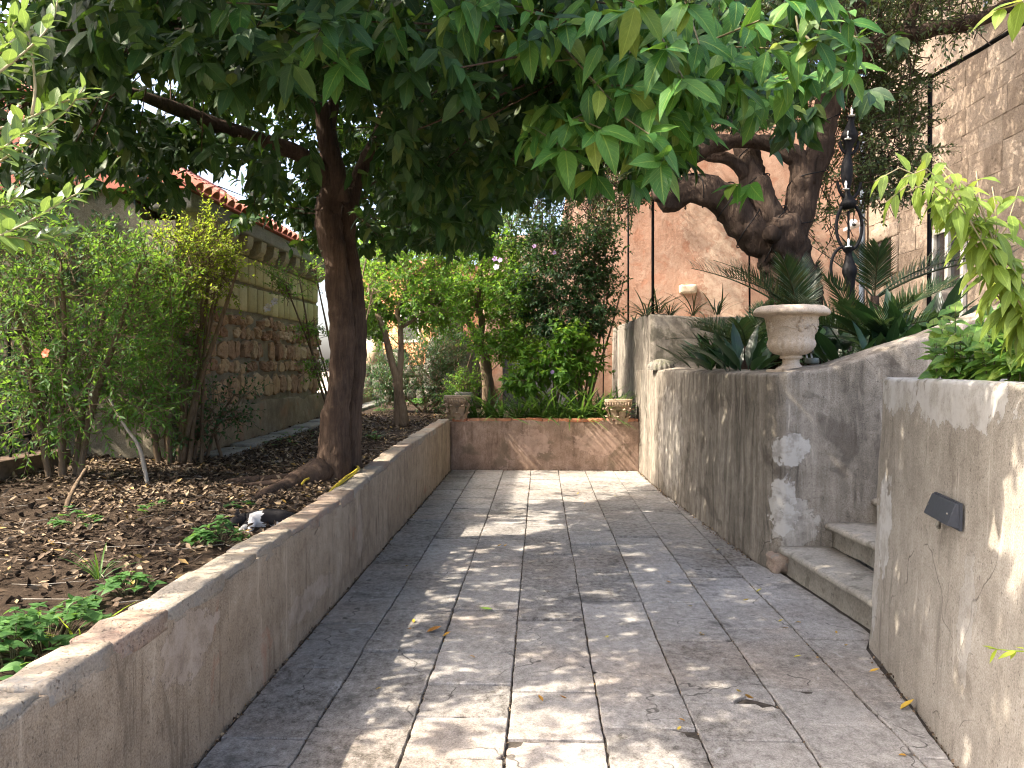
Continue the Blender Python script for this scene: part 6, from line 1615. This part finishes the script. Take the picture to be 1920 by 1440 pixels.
# ================================================================== CAPITALS
def capital(c, label, rz=0.0, lift=0.0):
    c = np.asarray(c, float)
    t = empty('carved_capital', c, label, 'capital')
    def sq(z, h, bul=0.0):   # rounded square ring
        out = []
        for k in range(32):
            an = 2 * math.pi * k / 32; ex = 5
            r = h * (abs(math.cos(an)) ** ex + abs(math.sin(an)) ** ex) ** (-1 / ex)
            out.append((r * math.cos(an), r * math.sin(an), z))
        return out
    rot = lambda v: np.array([v[0] * math.cos(rz) - v[1] * math.sin(rz), v[0] * math.sin(rz) + v[1] * math.cos(rz), v[2]]) + c
    rings = [sq(0, .105), sq(.02, .105), sq(.12, .105), sq(.20, .115), sq(.245, .165), sq(.25, .165)]
    V = [rot(v) for r in rings for v in r]; Fc = []
    for i in range(len(rings) - 1):
        for k in range(32): Fc.append((i * 32 + k, i * 32 + (k + 1) % 32, (i + 1) * 32 + (k + 1) % 32, (i + 1) * 32 + k))
    Fc.append(tuple(range(160, 192))); o = quick('bell', V, Fc, MT['capital'], t, True)
    # fluted abacus
    rings = [sq(.25, .172), sq(.255, .182), sq(.325, .198), sq(.33, .205), sq(.36, .205), sq(.362, .2)]
    V = [rot(v) for r in rings for v in r]; Fc = [f for f in [(i * 32 + k, i * 32 + (k + 1) % 32, (i + 1) * 32 + (k + 1) % 32, (i + 1) * 32 + k) for i in range(5) for k in range(32)]]
    Fc.append(tuple(range(160, 192))); quick('abacus', V, Fc, MT['capital'], t)
    for s_ in range(4):
        for k in range(9):
            x = -.15 + k * .0375; a = s_ * math.pi / 2
            p0 = (x, -.183, .262); p1 = (x * 1.05, -.197, .322)
            f = lambda p: rot((p[0] * math.cos(a) - p[1] * math.sin(a), p[0] * math.sin(a) + p[1] * math.cos(a), p[2]))
            quick('flute', *tube_vf([f(p0), f(p1)], .011, 6), MT['capital'], t, True)
    # acanthus leaves, two tiers, curling out at the top
    for tier, (z0, h, r0, w_, nn) in enumerate(((0.0, .125, .122, .046, 8), (.06, .175, .122, .052, 8))):
        for k in range(nn):
            an = 2 * math.pi * (k + .5 * tier) / nn
            ex = 5; q = (abs(math.cos(an)) ** ex + abs(math.sin(an)) ** ex) ** (-1 / ex)
            d = np.array([math.cos(an), math.sin(an), 0]); s_ = np.array([-math.sin(an), math.cos(an), 0])
            V = []; st_ = [(0, .0, .8), (.35, .004, 1.0), (.7, .014, 1.0), (.90, .045, .85), (1.0, .075, .55), (.90, .088, .25)]
            for (tt, o_, ww) in st_:
                for x in (-1, -.5, 0, .5, 1):
                    V.append(rot(d * ((r0 + .012 * tier + tt * .02) * q * .97 + o_ + (.008 if x == 0 else (.011 if abs(x) == .5 else 0))) + s_ * x * w_ * ww + np.array([0, 0, z0 + tt * h - .01 * abs(x)])))
            Fc = [(i * 5 + j, i * 5 + j + 1, i * 5 + j + 6, i * 5 + j + 5) for i in range(5) for j in range(4)]
            quick('acanthus_leaf', V, Fc, MT['capital'], t, True)
    for k in range(4):   # corner volutes
        an = math.pi / 4 + k * math.pi / 2
        P = []
        for j in range(14):
            a2 = j * .62; r = .034 * (1 - j / 17)
            P.append(rot((math.cos(an) * (.225 + r * math.cos(a2)), math.sin(an) * (.225 + r * math.cos(a2)), .218 + r * math.sin(a2))))
        quick('volute', *tube_vf(P, .012, 6, 14), MT['capital'], t, True)
    return t
capital(at(858, 786, Y=12.12) + np.array([0, 0, 0]), 'weathered carved leaf capital at the left end of the end wall', 0.06)
capital(np.array([1.18, 12.10, 0.70]), 'mossy carved leaf capital at the right end by the terrace wall', -0.12)
me = rough_block(None, (.3, .25, .44), 3, amp=.02, bev=.02); me.materials.append(MT['rock']); o = obj('stone_block', me, None, at(870, 738, Y=12.6) - np.array([0, 0, .2])); tag(o, 'squared grey stone block just behind the first capital', 'rock')

# ================================================================== WALL LAMP
uw = np.array([1.625 - .0, 3.25]); dirw = norm(np.array([0.20, 1.31])); nw = np.array([-dirw[1], dirw[0]])
lc = np.array([1.2007 + .1357 * 3.36 + .052 * 0.62, 3.36, 0.955])
wlamp = empty('wall_lamp', lc, 'charcoal wedge-shaped lamp fixed on the tan planter wall', 'lamp')
def wl_(a, n_, z): return (lc[0] + dirw[0] * a + nw[0] * n_, lc[1] + dirw[1] * a + nw[1] * n_, lc[2] + z)
h = .148
V = [wl_(-h, .0, -.05), wl_(h, .0, -.05), wl_(h, .0, .05), wl_(-h, .0, .05), wl_(-h + .004, .052, -.036), wl_(h - .004, .052, -.036), wl_(h - .008, .02, .05), wl_(-h + .008, .02, .05)]
me = mesh_from('housing', V, [(0, 1, 2, 3), (4, 7, 6, 5), (0, 4, 5, 1), (3, 2, 6, 7), (0, 3, 7, 4), (1, 5, 6, 2)], MT['lampgrey']); bevel_mesh(me, .003, 2); obj('housing', me, wlamp)
V = [wl_(-h - .004, -.004, -.056), wl_(h + .004, -.004, -.056), wl_(h + .004, -.004, .054), wl_(-h - .004, -.004, .054), wl_(-h - .004, .008, -.056), wl_(h + .004, .008, -.056), wl_(h + .004, .008, .054), wl_(-h - .004, .008, .054)]
quick('back_plate', V, [(3, 2, 1, 0), (4, 5, 6, 7), (0, 1, 5, 4), (1, 2, 6, 5), (2, 3, 7, 6), (3, 0, 4, 7)], MT['lampgrey'], wlamp)
V = [wl_(-h + .02, .012, -.0465), wl_(h - .02, .012, -.0465), wl_(h - .02, .042, -.041), wl_(-h + .02, .042, -.041)]
quick('diffuser', V, [(0, 1, 2, 3)], MT['frame'], wlamp)
for sx in (-1, 1): quick('screw', *tube_vf([wl_(sx * (h - .03), .044, 0.006), wl_(sx * (h - .03), .040, 0.008)], .004, 8), MT['conc'], wlamp)
quick('cable', *tube_vf([wl_(.03, .025, -.045), wl_(.035, .03, -.07), wl_(.05, .018, -.082), wl_(.07, .012, -.075), wl_(.075, .006, -.05)], .007, 8, 20), MT['conc'], wlamp, True)

# ================================================================== IRON CANDELABRA, PERGOLA PIPES, CAMERA
ib = at(1592, 640, Y=8.3)
ic = empty('iron_candelabra', ib, 'tall black iron candelabra of rings and spindles with white candle bulbs', 'candelabra')
def I(u, v, dy=0.0): return at(u, v, Y=8.3 + dy)
def ring(cu, cv, ru, rv, rr, a0=0, a1=360):
    P = [I(cu + ru * math.cos(R(a)), cv - rv * math.sin(R(a))) for a in np.linspace(a0, a1, 40)]
    quick('ring', *tube_vf(P, rr, 8, 40), MT['iron'], ic, True)
ring(1592, 425, 24, 44, .017)
ring(1582, 503, 24, 40, .016, 55, 285)
ring(1592, 335, 22, 38, .016, 190, 350)
ring(1592, 265, 17, 24, .016, 180, 360)
def spindle(pts):
    P = [I(u, v) for u, v, r in pts]; quick('spindle', *tube_vf(P, [r for u, v, r in pts], 12, 40), MT['iron'], ic, True)
spindle([(1600, 640, .04), (1597, 560, .03), (1594, 525, .05), (1593, 508, .075), (1592, 492, .05), (1591, 475, .03), (1590, 466, .06), (1589, 460, .04)])
spindle([(1592, 392, .05), (1591, 382, .085), (1590, 372, .05), (1589, 360, .025), (1588, 335, .055), (1588, 310, .055), (1590, 290, .03), (1592, 270, .05), (1593, 255, .085), (1594, 240, .05), (1596, 226, .03), (1597, 218, .05)])
spindle([(1591, 468, .012), (1591, 395, .012)])
quick('post', *tube_vf([(ib[0] + .04, ib[1], ter_z(ib[0], ib[1]) - .05), I(1600, 630)], .035, 10), MT['iron'], ic, True)
for (u, v) in ((1597, 216), (1590, 260), (1586, 354), (1591, 462)):
    c = I(u, v, -.06); e = empty('candle', c); e.parent = ic; e.location = Vector(c) - Vector(ib)
    V, Fc = lathe_vf([(0, -.01), (.03, -.008), (.034, 0), (.01, .004), (.01, .03), (.014, .045), (.010, .07), (0, .085)], 14)
    q2 = bpy.data.objects.new('bulb', mesh_from('bulb', V, Fc, MT['bulb'], True)); link(q2, e)
def pipe(name, pts, r, label, cat='pole'):
    tag(quick(name, *tube_vf(pts, r, 8), MT['iron'], None, True), label, cat)
pipe('pergola_pole', [at(1224, 600, Y=11.15), at(1224, 330, Y=11.15)], .02, 'thin black pergola pole rising from the grey block')
pipe('pergola_pole', [np.array([*at(1178, 600, Y=14.6)[:2], 2.15]), at(1178, 500, Y=14.6), at(1178, 330, Y=14.6)], .018, 'thin black pergola pole left of the one on the grey block')
pipe('pergola_pole', [at(1406, 620, Y=11.2), at(1404, 330, Y=11.2)], .014, 'thin dark green pergola pole behind the drooping palm')
pipe('pergola_pole', [at(1742, 600, Y=9.8) - np.array([0, 0, .55]), at(1742, 600, Y=9.8), at(1744, 143, Y=9.8)], .028, 'thick black pergola pole before the stone house')
pipe('pergola_pole', [np.array([*at(1131, 640, Y=15.2)[:2], .66]), at(1131, 640, Y=15.2), at(1137, 372, Y=15.2)], .012, 'thin rusty pipe on the salmon wall left of the pergola poles')
pipe('pergola_bar', [at(1744, 146, Y=9.8), at(1840, 92, Y=8.9), at(1935, 34, Y=8.1)], .024, 'black pergola bar running up to the right over the planter', 'bar')
pipe('pergola_bar', [at(1598, 222, Y=11.5), at(1660, 190, Y=10.8), at(1744, 143, Y=9.82)], .022, 'black pergola bar sloping down behind the small leaves', 'bar')
pipe('pergola_bar', [at(1178, 372, Y=14.6), at(1224, 371, Y=11.15)], .014, 'short black pergola bar joining the two poles by the salmon wall', 'bar')
c = at(1600, 420, Y=16.2); sv = empty('security_camera', c, 'small white round security camera near the corner of the salmon wall', 'camera')
V, Fc = lathe_vf([(0, -.09), (.05, -.085), (.085, -.05), (.1, 0), (.085, .05), (.05, .085), (0, .09)], 20, c); quick('housing', V, Fc, MT['white'], sv, True)
V, Fc = lathe_vf([(0, -.02), (.04, -.015), (.045, 0), (0, .012)], 16); M3 = Matrix.Translation(Vector(c) + Vector((-.02, -.09, -.02))) @ Matrix.Rotation(R(90), 4, 'X'); quick('lens', [tuple(M3 @ Vector(v)) for v in V], Fc, MT['glass'], sv, True)
quick('mount', *box_vf(c + np.array([.12, .35, 0]), (.1, .7, .06)), MT['white'], sv)

# ================================================================== HOSE
def hz(u, v, z, dx=0): p = at(u, v, z=z); return (p[0], p[1], z)
P = [hz(566, 908, .64), hz(572, 900, .66), hz(582, 895, .65), (-1.95, 7.05, .66), (-1.7, 7.1, .66), hz(672, 876, .72), hz(662, 886, .70), hz(650, 893, .695), hz(640, 902, .69), hz(625, 915, .66), hz(612, 930, .63)]
tag(quick('garden_hose', *tube_vf(P, .009, 8, 70), MT['hose'], None, True), 'yellow garden hose looped round the trunk and over the coping', 'hose')
P = [hz(674, 878, .71), hz(660, 892, .685), hz(645, 902, .68), hz(632, 912, .665)]
tag(quick('garden_hose', *tube_vf(P, .008, 8, 30), MT['hose'], None, True), 'short second strand of yellow hose lying on the coping', 'hose')

# ================================================================== CATS
def fur(name, black):
    g = G(name); at_ = g.add('ShaderNodeAttribute', attribute_name='fur').outputs['Fac']
    n_ = g.noise(160, 2, .7); f = g.math('ADD', at_, g.math('MULTIPLY', g.math('SUBTRACT', n_, .5), .5))
    c = g.ramp(f, [(.42, black), (.55, (.62, .6, .57))])
    return g.out(c, .8, g.bump(g.noise(400, 2, .7), .5, .004), .2)
def cat(label, origin, ang, joints, links_, white, mat, ears):
    """one continuous skinned body in local coordinates (x along the back towards the head, z up)"""
    me = bpy.data.meshes.new('cat')
    me.from_pydata([j[:3] for j in joints], links_, [])
    ob = bpy.data.objects.new('cat', me); COL.objects.link(ob)
    md = ob.modifiers.new('s', 'SKIN'); sv_ = me.skin_vertices[0].data
    for i, j in enumerate(joints): sv_[i].radius = (j[3], j[3]); sv_[i].use_root = (i == 0)
    ob.modifiers.new('d', 'SUBSURF').levels = 2
    dg = bpy.context.evaluated_depsgraph_get(); m2 = bpy.data.meshes.new_from_object(ob.evaluated_get(dg))
    bpy.data.objects.remove(ob)
    a = m2.attributes.new('fur', 'FLOAT', 'POINT'); a.data.foreach_set('value', [float(white(v.co)) for v in m2.vertices])
    for v in m2.vertices: v.co += v.normal * .003 * nz(v.co, 40, 1)
    m2.materials.clear(); m2.materials.append(mat); m2.shade_smooth()
    t = empty('cat', origin, label, 'cat'); t.rotation_euler[2] = ang; t.scale = (.86,) * 3
    b_ = bpy.data.objects.new('body', m2); link(b_, t)
    for (e, d) in ears:
        e = np.array(e); d = norm(np.array(d)); s_ = norm(np.cross(d, (0.3, 1, 0.2))) * .018; n_ = norm(np.cross(d, s_)) * .006
        em = mesh_from('ear', [e - s_, e + s_, e + d * .045, e + n_, e - n_], [(0, 3, 2), (3, 1, 2), (0, 2, 4), (4, 2, 1)], mat)
        av = em.attributes.new('fur', 'FLOAT', 'POINT'); av.data.foreach_set('value', [float(white(Vector(e)))] * 5)
        o_ = bpy.data.objects.new('ear', em); link(o_, t)
    return t
# lying on its side, belly towards -y: pelvis, spine, chest, neck, head; legs point to -y
J = [(0, 0, .075, .075), (.10, 0.01, .08, .08), (.20, 0, .08, .078), (.27, -.02, .075, .06), (.335, -.05, .07, .052), (.375, -.085, .06, .030),
     (-.03, -.07, .07, .05), (-.01, -.15, .035, .026), (-.05, -.22, .018, .018), (-.03, -.245, .014, .016),
     (-.05, -.05, .05, .045), (.04, -.13, .03, .024), (.02, -.20, .016, .016),
     (.23, -.08, .08, .036), (.215, -.15, .045, .022), (.225, -.215, .018, .016), (.235, -.235, .014, .016),
     (.25, -.07, .05, .034), (.285, -.14, .025, .020), (.30, -.20, .016, .016),
     (-.09, .02, .05, .03), (-.12, .09, .03, .016), (-.06, .13, .02, .014), (.03, .14, .018, .012)]
Lk = [(0, 1), (1, 2), (2, 3), (3, 4), (4, 5), (0, 6), (6, 7), (7, 8), (8, 9), (0, 10), (10, 11), (11, 12), (2, 13), (13, 14), (14, 15), (15, 16), (2, 17), (17, 18), (18, 19), (0, 20), (20, 21), (21, 22), (22, 23)]
def w1(p): return .9 if (p.y < -.115) or (p.z < .055 and .02 < p.x < .25 and p.y < -.03) or (p.x > .16 and p.x < .25 and p.y < -.045) else .1
co = at(520, 985, Y=4.78); co = np.array([-1.66, 4.72, bed_z(-1.66, 4.72) + .01])
cat('black and white cat lying on its side against the wall coping', co + np.array([0.115, .10, -0.035]), R(188), [(j[0], -j[1], j[2], j[3]) for j in J], Lk, lambda p: w1(Vector((p.x, -p.y, p.z))), fur('black_white_fur', (.012, .011, .012)), [((.335, .075, .115), (-.1, .1, 1)), ((.34, .02, .115), (-.1, -.4, 1))])
c2 = at(668, 826, z=.68); c2 = np.array([c2[0] - .10, c2[1], bed_z(c2[0], c2[1]) + .01])
cat('white cat stretched out on the soil, half hidden behind the trunk', c2, R(170), J, Lk, lambda p: .15 if (p.x > .1 and p.z > .08 and p.y > -.02) else .95, fur('white_grey_fur', (.12, .11, .1)), [((.335, -.075, .115), (-.1, -.1, 1)), ((.34, -.02, .115), (-.1, .4, 1))])
